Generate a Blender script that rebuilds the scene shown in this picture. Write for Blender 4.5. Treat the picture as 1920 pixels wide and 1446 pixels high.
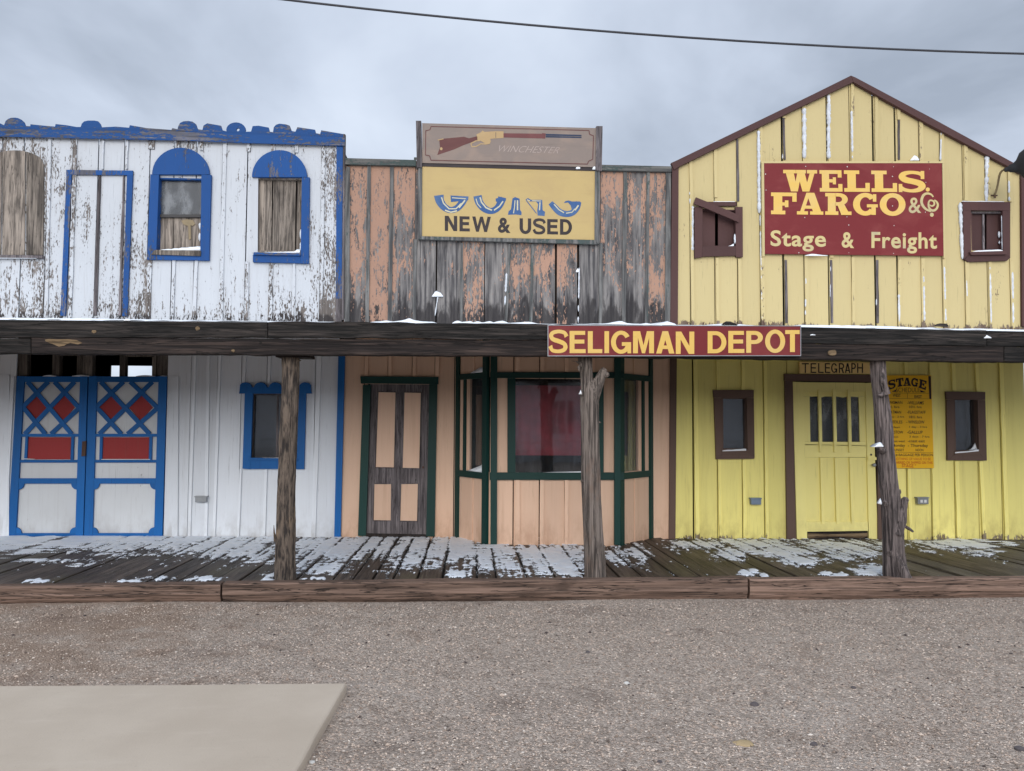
import bpy, math, random
from math import radians, sin, cos, pi
from mathutils import Matrix, Vector, noise
random.seed(7)
S = bpy.context.scene
for o in list(bpy.data.objects): bpy.data.objects.remove(o)
COL = S.collection

# ------------------------------------------------------------------ camera
FPX, EYE = 1440.0, 1.68                      # focal length in photo pixels, eye height
ROT = Matrix.Rotation(-radians(3.03), 3, 'Z') @ Matrix.Rotation(pi/2 + radians(2.66), 3, 'X') @ Matrix.Rotation(radians(0.3), 3, 'Z')
cd = bpy.data.cameras.new('camera'); cam = bpy.data.objects.new('camera', cd); COL.objects.link(cam)
cd.lens = 36*FPX/1920; cd.sensor_width = 36; cd.sensor_fit = 'HORIZONTAL'; cd.clip_end = 1500; cd.clip_start = .05
cam.location = (0, 0, EYE); cam.rotation_euler = ROT.to_euler(); S.camera = cam

# ------------------------------------------------------------------ world, sun, exposure
SUN_EL, SUN_AZ = radians(19), radians(188)   # azimuth measured clockwise from +Y: behind the camera, a bit to the left
w = bpy.data.worlds.new('World'); S.world = w; w.use_nodes = True
nt = w.node_tree; nt.nodes.clear()
def wn(t, **k):
    n = nt.nodes.new(t)
    for a, b in k.items(): setattr(n, a, b)
    return n
tc = wn('ShaderNodeTexCoord'); sep = wn('ShaderNodeSeparateXYZ'); nt.links.new(tc.outputs['Generated'], sep.inputs[0])
def wm(op, a, b=None, clamp=False):
    n = wn('ShaderNodeMath', operation=op, use_clamp=clamp)
    for i, v in enumerate((a, b)):
        if v is None: continue
        if isinstance(v, (int, float)): n.inputs[i].default_value = v
        else: nt.links.new(v, n.inputs[i])
    return n.outputs[0]
zz = wm('ADD', wm('MAXIMUM', sep.outputs[2], 0.0), .22)
cx = wm('DIVIDE', sep.outputs[0], zz); cy = wm('DIVIDE', sep.outputs[1], zz)
cmb = wn('ShaderNodeCombineXYZ'); nt.links.new(cx, cmb.inputs[0]); nt.links.new(cy, cmb.inputs[1])
cn = wn('ShaderNodeTexNoise'); cn.inputs['Scale'].default_value = 1.2; cn.inputs['Detail'].default_value = 6; cn.inputs['Roughness'].default_value = .5
cn.inputs['Distortion'].default_value = .35
nt.links.new(cmb.outputs[0], cn.inputs['Vector'])
cr = wn('ShaderNodeValToRGB'); nt.links.new(cn.outputs['Fac'], cr.inputs[0])
e = cr.color_ramp.elements
e[0].position = .33; e[0].color = (.33, .38, .465, 1)
e[1].position = .70; e[1].color = (.74, .815, .93, 1)
m_ = cr.color_ramp.elements.new(.5); m_.color = (.53, .595, .71, 1)
# an overcast sky is brighter round the veiled sun, which stands behind the photographer
back = wm('MULTIPLY', wm('MAXIMUM', wm('MULTIPLY', sep.outputs[1], -1.0), 0.0), 1.5)
gain = wm('ADD', back, 1.08)
sky = wn('ShaderNodeTexSky', sky_type='NISHITA'); sky.sun_disc = False; sky.sun_elevation = SUN_EL; sky.sun_rotation = SUN_AZ
bg1 = wn('ShaderNodeBackground'); nt.links.new(sky.outputs[0], bg1.inputs[0]); bg1.inputs[1].default_value = .08
bg2 = wn('ShaderNodeBackground'); nt.links.new(cr.outputs[0], bg2.inputs[0]); nt.links.new(gain, bg2.inputs[1])
mx = wn('ShaderNodeMixShader'); mx.inputs[0].default_value = .93
nt.links.new(bg1.outputs[0], mx.inputs[1]); nt.links.new(bg2.outputs[0], mx.inputs[2])
wo = wn('ShaderNodeOutputWorld'); nt.links.new(mx.outputs[0], wo.inputs[0])
sl = bpy.data.lights.new('sun', 'SUN'); sl.energy = 1.5; sl.angle = radians(34); sl.color = (1, .95, .88)
so = bpy.data.objects.new('sun', sl); COL.objects.link(so)
sd = Vector((sin(SUN_AZ)*cos(SUN_EL), cos(SUN_AZ)*cos(SUN_EL), sin(SUN_EL)))
so.rotation_euler = sd.to_track_quat('Z', 'Y').to_euler(); so.location = sd*30
S.view_settings.view_transform = 'Standard'; S.view_settings.look = 'None'
S.view_settings.exposure = 0.17; S.view_settings.gamma = 1.0
S.cycles.max_bounces = 8; S.cycles.transparent_max_bounces = 8

# ------------------------------------------------------------------ photo pixel -> place
YW = 10.3                                    # face of the shop fronts
YB = 7.33                                    # face of the porch beam
def ray(px, py): return ROT @ Vector(((px-960)/FPX, (723-py)/FPX, -1))
def PX(px, py, Y=YW):
    d = ray(px, py); t = Y/d.y; return (d.x*t, EYE + d.z*t)
def G(px, py, z=0.0):
    d = ray(px, py); t = (z-EYE)/d.z; return (d.x*t, d.y*t)
RT = ROT.transposed()
def toPX(x, y, z):
    v = RT @ Vector((x, y, z-EYE)); return (960 - FPX*v.x/v.z, 723 + FPX*v.y/v.z)
def fbm(x, y, z=0.0, o=3):
    s, a, t = 0.0, 1.0, 0.0
    for _ in range(o):
        s += a*noise.noise((x, y, z)); t += a; a *= .5; x *= 2.03; y *= 2.03; z *= 2.03
    return s/t

# ------------------------------------------------------------------ materials
class M_:
    def __init__(s, name):
        s.m = bpy.data.materials.new(name); s.m.use_nodes = True; s.t = s.m.node_tree; s.t.nodes.clear()
        s.out = s.n('ShaderNodeOutputMaterial')
    def n(s, typ, ins=None, **props):
        n = s.t.nodes.new(typ)
        for a, b in props.items(): setattr(n, a, b)
        for k, v in (ins or {}).items(): s.put(n.inputs[k], v)
        return n
    def put(s, sock, v):
        if isinstance(v, bpy.types.NodeSocket): s.t.links.new(v, sock)
        elif isinstance(v, tuple) and len(v) == 3 and sock.type == 'RGBA': sock.default_value = (*v, 1)
        else: sock.default_value = v
    def math(s, op, a, b=0.0, clamp=False):
        return s.n('ShaderNodeMath', {0: a, 1: b}, operation=op, use_clamp=clamp).outputs[0]
    def mix(s, f, a, b, mode='MIX'):
        return s.n('ShaderNodeMix', {0: f, 6: a, 7: b}, data_type='RGBA', blend_type=mode).outputs[2]
    def step(s, x, lo, hi, a=0.0, b=1.0):
        return s.n('ShaderNodeMapRange', {0: x, 1: lo, 2: hi, 3: a, 4: b}, interpolation_type='SMOOTHSTEP').outputs[0]
    def pos(s): return s.n('ShaderNodeNewGeometry').outputs['Position']
    def rnd(s): return s.n('ShaderNodeAttribute', attribute_name='rnd').outputs['Fac']
    def vec(s, base, scale, off=None):
        v = s.n('ShaderNodeVectorMath', {0: base, 1: scale}, operation='MULTIPLY').outputs[0]
        if off is not None: v = s.n('ShaderNodeVectorMath', {0: v, 1: off}, operation='ADD').outputs[0]
        return v
    def noise(s, v, scale=1.0, detail=4.0, rough=.55, dist=0.0):
        return s.n('ShaderNodeTexNoise', {'Vector': v, 'Scale': scale, 'Detail': detail, 'Roughness': rough, 'Distortion': dist}).outputs['Fac']
    def bsdf(s, color, rough=.6, height=None, dist=.01, strength=.6, **k):
        b = s.n('ShaderNodeBsdfPrincipled', {'Base Color': color, 'Roughness': rough})
        for a, v in k.items(): s.put(b.inputs[a.replace('_', ' ')], v)
        if height is not None:
            bp = s.n('ShaderNodeBump', {'Height': height, 'Distance': dist, 'Strength': strength})
            s.t.links.new(bp.outputs[0], b.inputs['Normal'])
        s.t.links.new(b.outputs[0], s.out.inputs[0]); return b
MATS = {}
def sc3(c, k): return tuple(min(1, x*k) for x in c)
def wood_paint(name, paint, peel=0.0, wood_a=(.10, .085, .075), wood_b=(.30, .26, .225), axis='z', bottom=None, rough=.65, vary=.10, dirt=.18, dirt_col=(.16, .12, .09), streak=0.0, top=None, rk=.10, mould=None, splash=0, bw=.38):
    """Board paint over grey wood: peel 0 = sound paint, 1 = mostly bare."""
    m = M_(name); p = m.pos(); r = m.rnd()
    offv = m.n('ShaderNodeCombineXYZ', {0: m.math('MULTIPLY', r, 13.7), 1: m.math('MULTIPLY', r, 5.1), 2: m.math('MULTIPLY', r, 31.3)}).outputs[0]
    L, A = 1.4, 26.0
    sc = {'z': (A, A, L), 'x': (L, A, A), 'y': (A, L, A)}[axis]
    sc2 = {'z': (7, 7, 2.0), 'x': (2.0, 7, 7), 'y': (7, 2.0, 7)}[axis]
    sc3_ = {'z': (58, 58, 19), 'x': (19, 58, 58), 'y': (58, 19, 58)}[axis]
    grain = m.noise(m.vec(p, sc, offv), 1, 5, .6, .4)
    blot = m.noise(m.vec(p, sc2, offv), 1, 6, .62, .5)
    flake = m.noise(m.vec(p, sc3_, offv), 1, 5, .65)
    big = m.noise(m.vec(p, (.9, .9, .9)), 1, 3)
    wood = m.mix(m.step(grain, .32, .68), wood_a, wood_b)
    wood = m.mix(m.step(blot, .35, .75, 0, .6), wood, sc3(wood_a, .8))
    if mould:
        zz0 = m.n('ShaderNodeSeparateXYZ', {0: p}).outputs[2]
        md = m.math('ADD', m.step(zz0, mould[0]+mould[1], mould[0], 0, .5), m.math('MULTIPLY', m.math('SUBTRACT', blot, .5), 1.6))
        wood = m.mix(m.step(md, .22, .46, 0, .8), wood, (.026, .023, .024))
    k = m.math('ADD', m.math('MULTIPLY', m.math('SUBTRACT', r, .5), vary*2), 1.0)
    pc = m.n('ShaderNodeVectorMath', {0: paint, 'Scale': k}, operation='SCALE').outputs[0]
    pc = m.mix(m.step(big, .35, .7, 0, dirt*.6), pc, sc3(paint, .72))
    pc = m.mix(m.math('MULTIPLY', m.step(grain, .52, .78), dirt), pc, dirt_col)
    if streak:
        st = m.noise(m.vec(p, {'z': (11, 11, .5), 'x': (.5, 11, 11), 'y': (11, .5, 11)}[axis], offv), 1, 4, .6)
        pc = m.mix(m.step(st, .5, .75, 0, streak), pc, dirt_col)
    fac = m.math('ADD', m.math('ADD', m.math('MULTIPLY', blot, bw), m.math('MULTIPLY', flake, .78-bw)), m.math('MULTIPLY', grain, .22))
    fac = m.math('ADD', fac, m.math('MULTIPLY', m.math('SUBTRACT', r, .5), rk))
    fac = m.math('ADD', fac, m.math('MULTIPLY', m.math('SUBTRACT', big, .5), .35))
    z = m.n('ShaderNodeSeparateXYZ', {0: p}).outputs[2]
    if bottom:                                   # (z level, reach, amount): splash wear low on the boards
        fac = m.math('ADD', fac, m.step(z, bottom[0]+bottom[1], bottom[0], 0, bottom[2]))
    if splash:
        sp = m.math('MULTIPLY', m.step(z, .62, .10, 0, 1.0), m.step(m.noise(m.vec(p, (6, 6, 3), offv), 1, 5, .65), .38, .72))
        pc = m.mix(m.math('MULTIPLY', sp, splash), pc, dirt_col)
    if top:
        fac = m.math('ADD', fac, m.step(z, top[0], top[0]+top[1], 0, top[2]))
    thr = .80 - .42*peel
    # nail heads in rows and fine checks along the grain
    ck = m.noise(m.vec(p, {'z': (75, 75, 2.2), 'x': (2.2, 75, 75), 'y': (75, 2.2, 75)}[axis], offv), 1, 3, .6)
    pc = m.mix(m.step(ck, .64, .72, 0, .45), pc, sc3(paint, .45))
    if peel > 0:
        mask = m.step(fac, thr-.012, thr+.012)
        col = m.mix(mask, pc, wood)
        h = m.math('ADD', m.math('MULTIPLY', m.math('SUBTRACT', 1.0, mask), .6), m.math('MULTIPLY', grain, .5))
        m.bsdf(col, m.step(mask, 0, 1, rough, .9), h, .006, .6, Specular_IOR_Level=.22)
    else:
        h = m.math('ADD', m.math('MULTIPLY', grain, .5), m.math('MULTIPLY', flake, .25))
        m.bsdf(pc, rough, h, .004, .4, Specular_IOR_Level=.25)
    MATS[name] = m.m; return m.m
def bare_wood(name, a, b, axis='z', rough=.85, knots=False, contrast=(.32, .68), moss=None, big=(.35, .75), bumpd=.008, spec=.3, crack=.6):
    m = M_(name); p = m.pos(); r = m.rnd()
    offv = m.n('ShaderNodeCombineXYZ', {0: m.math('MULTIPLY', r, 13.7), 1: m.math('MULTIPLY', r, 5.1), 2: m.math('MULTIPLY', r, 31.3)}).outputs[0]
    sc = {'z': (30, 30, 1.3), 'x': (1.3, 30, 30), 'y': (30, 1.3, 30)}[axis]
    sb = {'z': (5, 5, 1.3), 'x': (1.3, 5, 5), 'y': (5, 1.3, 5)}[axis]
    grain = m.noise(m.vec(p, sc, offv), 1, 6, .62, .8)
    blot = m.noise(m.vec(p, sb, offv), 1, 5, .6, .6)
    col = m.mix(m.step(grain, *contrast), a, b)
    col = m.mix(m.step(blot, *big, 0, .7), col, sc3(a, .7))
    k = m.math('ADD', m.math('MULTIPLY', m.math('SUBTRACT', r, .5), .5), 1.0)
    col = m.n('ShaderNodeVectorMath', {0: col, 'Scale': k}, operation='SCALE').outputs[0]
    ck = m.noise(m.vec(p, {'z': (22, 22, .9), 'x': (.9, 22, 22), 'y': (22, .9, 22)}[axis], offv), 1, 4, .6, .5)
    cd_ = m.math('ABSOLUTE', m.math('SUBTRACT', ck, .5)); cl = m.step(cd_, .004, .016, 1, 0)
    cl = m.math('MULTIPLY', cl, crack); col = m.mix(cl, col, (.008, .007, .006))
    if moss:
        mo = m.noise(m.vec(p, (1.3, .9, 1)), 1, 5, .6)
        col = m.mix(m.math('MULTIPLY', m.step(mo, .5, .66, 0, .55), m.step(grain, .35, .6)), col, moss)
    m.bsdf(col, rough, m.math('SUBTRACT', m.math('ADD', grain, m.math('MULTIPLY', blot, .5)), m.math('MULTIPLY', cl, .6)), bumpd, .7, Specular_IOR_Level=spec)
    MATS[name] = m.m; return m.m
def plain(name, col, rough=.6, var=.12, scale=6, bump=.002, **k):
    m = M_(name); p = m.pos()
    n1 = m.noise(p, scale, 5, .6); n2 = m.noise(p, scale*9, 4, .6)
    c = m.mix(m.step(n1, .3, .7), sc3(col, 1-var), sc3(col, 1+var))
    m.bsdf(c, rough, n2, bump, .5, **k); MATS[name] = m.m; return m.m

WHITE = (.50, .515, .535)
wood_paint('white_peeling', WHITE, .535, wood_a=(.07, .058, .05), wood_b=(.24, .21, .19), bottom=(3.0, .35, .05), dirt=.3, dirt_col=(.30, .27, .25), vary=.03, mould=(3.0, .14), rk=.20, bw=.30)
wood_paint('white_sound', (.76, .785, .82), .16, bottom=(.1, .25, .10), dirt=.10, dirt_col=(.4, .38, .36), vary=.10, streak=.15, splash=.6)
wood_paint('white_panel', (.60, .61, .615), .2, wood_a=(.2, .18, .16), dirt=.25, dirt_col=(.35, .32, .3), bottom=(.2, .8, .06), splash=.6)
wood_paint('blue_old', (.011, .066, .225), .62, wood_a=(.06, .06, .07), wood_b=(.16, .16, .19), axis='z', vary=.14, dirt=.3, dirt_col=(.03, .05, .10))
wood_paint('blue_old_x', (.011, .062, .205), .68, wood_a=(.06, .06, .07), wood_b=(.16, .16, .19), axis='x', vary=.2, dirt=.35, dirt_col=(.03, .05, .10))
wood_paint('blue', (.008, .115, .36), .22, vary=.12, dirt=.3, wood_a=(.05,.05,.06), wood_b=(.16,.17,.2), dirt_col=(.02, .06, .2), rough=.5)
wood_paint('red_panel', (.33, .04, .04), .14, vary=.05, dirt=.25)
wood_paint('peach_peeling', (.365, .215, .15), .735, wood_a=(.06, .057, .06), wood_b=(.27, .25, .235), bottom=(3.0, .9, .06), vary=.1, rk=.22, mould=(3.0, .62), dirt=.3, dirt_col=(.35, .17, .10))
wood_paint('peach_sound', (.74, .50, .355), .18, wood_a=(.2, .12, .08), bottom=(.1, .7, .06), vary=.10, dirt=.12, dirt_col=(.38, .2, .12), streak=.22, splash=.6)
wood_paint('green_old', (.06, .08, .075), .86, wood_a=(.06, .06, .06), wood_b=(.20, .195, .185), vary=.12)
wood_paint('green_old_x', (.05, .07, .065), .86, wood_a=(.06, .06, .06), wood_b=(.17, .165, .15), axis='x', vary=.12)
wood_paint('green', (.007, .040, .033), .0, vary=.1, dirt=.12, dirt_col=(.02, .03, .03), rough=.5)
wood_paint('cream_yellow', (.53, .43, .215), .40, wood_a=(.10, .06, .045), wood_b=(.25, .20, .15), bottom=(3.0, .13, .16), vary=.05, dirt=.14, dirt_col=(.45, .34, .18))
wood_paint('lemon_yellow', (.86, .76, .255), .16, wood_a=(.2, .14, .06), bottom=(.1, .16, .22), vary=.13, dirt=.26, dirt_col=(.40, .31, .10), streak=.12, splash=.6)
wood_paint('lemon_door', (.85, .75, .28), .0, vary=.03, dirt=.06, dirt_col=(.45, .38, .15), splash=.4)
wood_paint('brown', (.12, .075, .058), .0, vary=.1, dirt=.2, dirt_col=(.05, .035, .03))
wood_paint('maroon_brown', (.075, .036, .033), .14, vary=.15, dirt=.3, dirt_col=(.04, .02, .02), wood_a=(.08, .06, .05), wood_b=(.2, .17, .15))
wood_paint('maroon_brown_x', (.075, .036, .033), .14, axis='x', vary=.15, dirt=.3, dirt_col=(.04, .02, .02), wood_a=(.08, .06, .05), wood_b=(.2, .17, .15))
bare_wood('grey_boards', (.075, .062, .052), (.33, .275, .225), contrast=(.3, .7), big=(.5, .68))
bare_wood('door_wood', (.07, .06, .062), (.22, .19, .19))
bare_wood('stud_wood', (.10, .085, .075), (.22, .19, .165))
bare_wood('dark_wood', (.02, .015, .013), (.05, .038, .032))
bare_wood('beam_wood', (.010, .009, .008), (.075, .060, .053), axis='x', crack=.9, contrast=(.40, .72), bumpd=.02)
bare_wood('beam_brown', (.014, .010, .009), (.072, .050, .041), axis='x', crack=.9, contrast=(.40, .74), bumpd=.02)
bare_wood('curb_wood', (.12, .078, .058), (.30, .195, .145), axis='x', contrast=(.33, .66), big=(.56, .70), crack=.85, bumpd=.02)
bare_wood('walk_wood', (.036, .027, .022), (.17, .13, .102), axis='y', rough=.55, contrast=(.3, .75), spec=.35, moss=(.085, .078, .040))
bare_wood('walk_dry', (.10, .085, .06), (.24, .20, .15), axis='y', rough=.7, contrast=(.3, .7))
bare_wood('knot_wood', (.13, .085, .045), (.30, .21, .12), axis='x')
plain('metal_grey', (.25, .26, .27), .45, Metallic=.4)
plain('metal_blue', (.15, .2, .27), .45)
plain('socket_white', (.7, .7, .68), .4)
plain('rust', (.09, .045, .03), .8)
plain('lamp_black', (.010, .011, .013), .75)
plain('lamp_arm', (.23, .17, .09), .6)
plain('cable_black', (.035, .035, .042), .6)
plain('black_paint', (.016, .014, .014), .55)
plain('curtain_red', (.46, .055, .065), .9, var=.3, scale=4)
plain('curtain_pale', (.20, .20, .20), .9)
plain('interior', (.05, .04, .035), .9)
plain('stone_white', (.6, .58, .54), .8)
plain('stone_dark', (.10, .085, .085), .9)
plain('stone_tan', (.45, .33, .18), .8)

def sign_paint(name, col, fade, rough=.5, amt=.5):
    m = M_(name); p = m.pos()
    a = m.noise(m.vec(p, (2.2, 2.2, 3.5)), 1, 6, .6, .6); b = m.noise(m.vec(p, (30, 30, 30)), 1, 5, .7); c = m.noise(m.vec(p, (.7, 1, 5)), 3, 5, .6)
    x = m.mix(m.step(a, .42, .72, 0, amt), col, fade); x = m.mix(m.step(c, .55, .8, 0, amt*.6), x, sc3(col, .75))
    x = m.mix(m.step(b, .70, .76, 0, .6), x, sc3(fade, 1.3))
    m.bsdf(x, rough, b, .001, .4, Specular_IOR_Level=.2); MATS[name] = m.m
sign_paint('sign_maroon', (.16, .018, .020), (.23, .05, .045))
sign_paint('sign_gold', (.68, .44, .11), (.60, .46, .23), amt=.4)
sign_paint('sign_pale', (.55, .44, .20), (.40, .34, .22), amt=.9)
sign_paint('sign_ochre', (.46, .335, .14), (.40, .28, .13), amt=.5)
sign_paint('sign_orange', (.83, .46, .015), (.76, .40, .02), amt=.4)
sign_paint('sign_wood', (.23, .185, .16), (.30, .225, .18), amt=.8, rough=.8)
sign_paint('sign_tan', (.92, .66, .27), (.80, .56, .22), amt=.6)
sign_paint('paint_dark', (.025, .018, .020), (.05, .04, .04), amt=.4)
sign_paint('paint_navy', (.018, .03, .065), (.05, .08, .13), amt=.5)
sign_paint('paint_blue', (.03, .085, .22), (.10, .17, .28), amt=.7)
sign_paint('paint_pale', (.52, .48, .33), (.42, .40, .33), amt=.5)
sign_paint('paint_stock', (.105, .034, .032), (.15, .06, .05), amt=.5)
sign_paint('paint_mauve', (.13, .04, .04), (.19, .07, .065), amt=.5)
sign_paint('paint_gold', (.40, .27, .13), (.55, .40, .20), amt=.7)
sign_paint('paint_red', (.50, .07, .015), (.42, .10, .02), amt=.3)
sign_paint('paint_faint', (.37, .30, .27), (.26, .20, .18), amt=.8)

def snow_mat():
    m = M_('snow'); p = m.pos()
    a = m.noise(p, 9, 5, .6); b = m.noise(p, 60, 4, .6)
    c = m.mix(m.step(a, .35, .7), (.82, .86, .90), (.90, .91, .93))
    m.bsdf(c, .6, m.math('ADD', a, m.math('MULTIPLY', b, .35)), .012, .6); MATS['snow'] = m.m
snow_mat()
plain('old_snow', (.60, .62, .655), .7, var=.14, scale=14, bump=.01)
def snow_thin():
    m = M_('snow_thin'); p = m.pos(); r = m.rnd()
    a = m.noise(p, 9, 5, .6); b = m.noise(m.vec(p, (75, 40, 40)), 1, 4, .65)
    c = m.mix(m.step(a, .35, .7), (.80, .85, .92), (.90, .92, .95))
    m.bsdf(c, .6, m.math('ADD', a, m.math('MULTIPLY', b, .5)), .010, .7, Alpha=m.step(m.math('ADD', r, m.math('MULTIPLY', m.math('SUBTRACT', b, .5), .9)), .16, .34))
    MATS['snow_thin'] = m.m
snow_thin()
def glass_mat(name, tint=(.9, .92, .95), amt=.10, dust=(.3, .32, .34), dustk=.05, gloss=1.0, grough=.03):
    m = M_(name); p = m.pos()
    fc = m.n('ShaderNodeLayerWeight', {'Blend': .5}).outputs['Facing']; fr = m.math('ADD', .075, m.math('MULTIPLY', m.math('POWER', fc, 5.0), .95), True)
    gl = m.n('ShaderNodeBsdfGlossy', {'Color': (1, 1, 1), 'Roughness': grough})
    wv = m.noise(p, 1.6, 2); bp = m.n('ShaderNodeBump', {'Height': wv, 'Distance': .02, 'Strength': .07}); m.t.links.new(bp.outputs[0], gl.inputs['Normal'])
    tr = m.n('ShaderNodeBsdfTransparent', {'Color': tint}); df = m.n('ShaderNodeBsdfDiffuse', {'Color': dust})
    dn = m.noise(m.vec(p, (6, 6, 2.5)), 1, 5, .65)
    a = m.n('ShaderNodeMixShader', {0: m.step(dn, .4, .75, dustk*.4, dustk*2.2), 1: tr.outputs[0], 2: df.outputs[0]})
    b = m.n('ShaderNodeMixShader', {0: m.math('MULTIPLY', fr, gloss), 1: a.outputs[0], 2: gl.outputs[0]})
    m.t.links.new(b.outputs[0], m.out.inputs[0]); MATS[name] = m.m
glass_mat('glass', (.85, .87, .9), .03)
glass_mat('glass_dusty', (.6, .62, .65), .05, (.26, .27, .28), .34, gloss=.12, grough=.2)

def bark_mat(name, a, b, c, rid=(38, 38, 2.2), plate=(16, 16, 9), pw=.4):
    m = M_(name); p = m.pos()
    g = m.noise(m.vec(p, rid), 1, 6, .65, .7); q = m.noise(m.vec(p, plate), 1, 5, .6, .5); l = m.noise(m.vec(p, (4, 4, 2)), 1, 4, .6)
    f = m.math('ADD', m.math('MULTIPLY', g, 1-pw), m.math('MULTIPLY', q, pw))
    col = m.mix(m.step(f, .41, .58), a, b); col = m.mix(m.math('MULTIPLY', m.step(l, .54, .66, 0, .7), m.step(f, .42, .56)), col, c)
    m.bsdf(col, .9, f, .03, .9); MATS[name] = m.m
bark_mat('bark_brown', (.024, .018, .015), (.15, .113, .085), (.28, .19, .115), rid=(40, 40, 5), plate=(26, 26, 7), pw=.4)
bark_mat('cedar_grey', (.045, .035, .029), (.235, .19, .16), (.19, .125, .09), rid=(75, 75, 1.6), plate=(30, 30, 2), pw=.25)
bark_mat('cedar_dark', (.040, .031, .029), (.20, .16, .147), (.14, .10, .088), rid=(70, 70, 1.8), plate=(30, 30, 3), pw=.3)

def gravel_mat():
    m = M_('gravel'); p = m.pos()
    big = m.noise(p, .55, 5, .6); med = m.noise(p, 3.0, 5, .65)
    x = m.n('ShaderNodeSeparateXYZ', {0: p}).outputs
    v = m.n('ShaderNodeTexVoronoi', {'Vector': p, 'Scale': 75.0}, feature='F1')
    v2 = m.n('ShaderNodeTexVoronoi', {'Vector': p, 'Scale': 140.0}, feature='F1'); v3 = m.n('ShaderNodeTexVoronoi', {'Vector': p, 'Scale': 40.0}, feature='F1')
    bw = m.n('ShaderNodeSeparateColor', {0: v.outputs['Color']}).outputs[0]
    bw2 = m.n('ShaderNodeSeparateColor', {0: v2.outputs['Color']}).outputs[0]
    st = m.n('ShaderNodeValToRGB', {0: bw})
    el = st.color_ramp.elements; el[0].color = (.20, .145, .105, 1); el[1].color = (.90, .77, .64, 1)
    for q, c in ((.3, (.37, .30, .245, 1)), (.55, (.50, .415, .345, 1)), (.8, (.60, .475, .39, 1))): el.new(q).color = c
    fine = m.mix(bw2, (.27, .215, .175), (.57, .475, .395))
    dirt = m.mix(bw2, (.27, .185, .13), (.44, .315, .23))
    s = m.mix(.55, fine, st.outputs[0])
    g3 = m.n('ShaderNodeSeparateColor', {0: v3.outputs['Color']}).outputs[1]
    s = m.n('ShaderNodeVectorMath', {0: s, 'Scale': m.math('ADD', .89, m.math('MULTIPLY', g3, .28))}, operation='SCALE').outputs[0]
    # left of the yard more bare dirt between the stones
    lf = m.math('ADD', m.step(x[0], 1.0, -4.5, 0, .55), m.math('MULTIPLY', m.math('SUBTRACT', big, .5), 1.6))
    lf = m.math('ADD', lf, m.math('MULTIPLY', m.math('SUBTRACT', med, .5), 1.3))
    s = m.mix(m.step(lf, .15, .75, 0, .85), s, dirt)
    s = m.mix(m.step(med, .52, .72, 0, .45), s, (.18, .13, .10))
    pat = m.noise(m.vec(p, (.8, 1.7, 1)), 1, 6, .65, .5); s = m.mix(m.step(pat, .52, .72, 0, .38), s, (.19, .14, .115)); s = m.mix(m.step(pat, .46, .28, 0, .25), s, (.62, .55, .48))
    h = m.math('ADD', m.math('MULTIPLY', m.math('SUBTRACT', 1, v.outputs['Distance']), .9), m.math('MULTIPLY', m.math('SUBTRACT', 1, v2.outputs['Distance']), .5))
    m.bsdf(s, .92, h, .016, .9, Specular_IOR_Level=.2); MATS['gravel'] = m.m
    m = M_('pebble'); r = m.rnd()
    st = m.n('ShaderNodeValToRGB', {0: r}); el = st.color_ramp.elements; el[0].color = (.07, .05, .045, 1); el[1].color = (.76, .67, .58, 1); el.new(.08).color = (.2, .145, .105, 1)
    for q, c in ((.35, (.40, .30, .235, 1)), (.65, (.56, .44, .35, 1)), (.85, (.72, .59, .48, 1))): el.new(q).color = c
    m.bsdf(st.outputs[0], .85); MATS['pebble'] = m.m
    m = M_('concrete'); p = m.pos()
    a = m.noise(p, 1.1, 6, .6); b = m.noise(p, 90, 4, .7); c = m.noise(m.vec(p, (2, 9, 1)), 1, 5, .6)
    col = m.mix(m.step(a, .3, .7), (.51, .42, .325), (.59, .495, .39)); col = m.mix(m.step(c, .55, .8, 0, .4), col, (.64, .55, .45))
    col = m.mix(m.step(b, .62, .75, 0, .35), col, (.22, .19, .165))
    st = m.noise(p, 2.3, 6, .7, .6); col = m.mix(m.step(st, .56, .72, 0, .35), col, (.40, .32, .24))
    sp_ = m.noise(p, 38, 3, .6); col = m.mix(m.step(sp_, .70, .74, 0, .5), col, (.30, .25, .20))
    m.bsdf(col, .85, m.math('ADD', a, m.math('MULTIPLY', b, .35)), .006, .6); MATS['concrete'] = m.m
gravel_mat()

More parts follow.
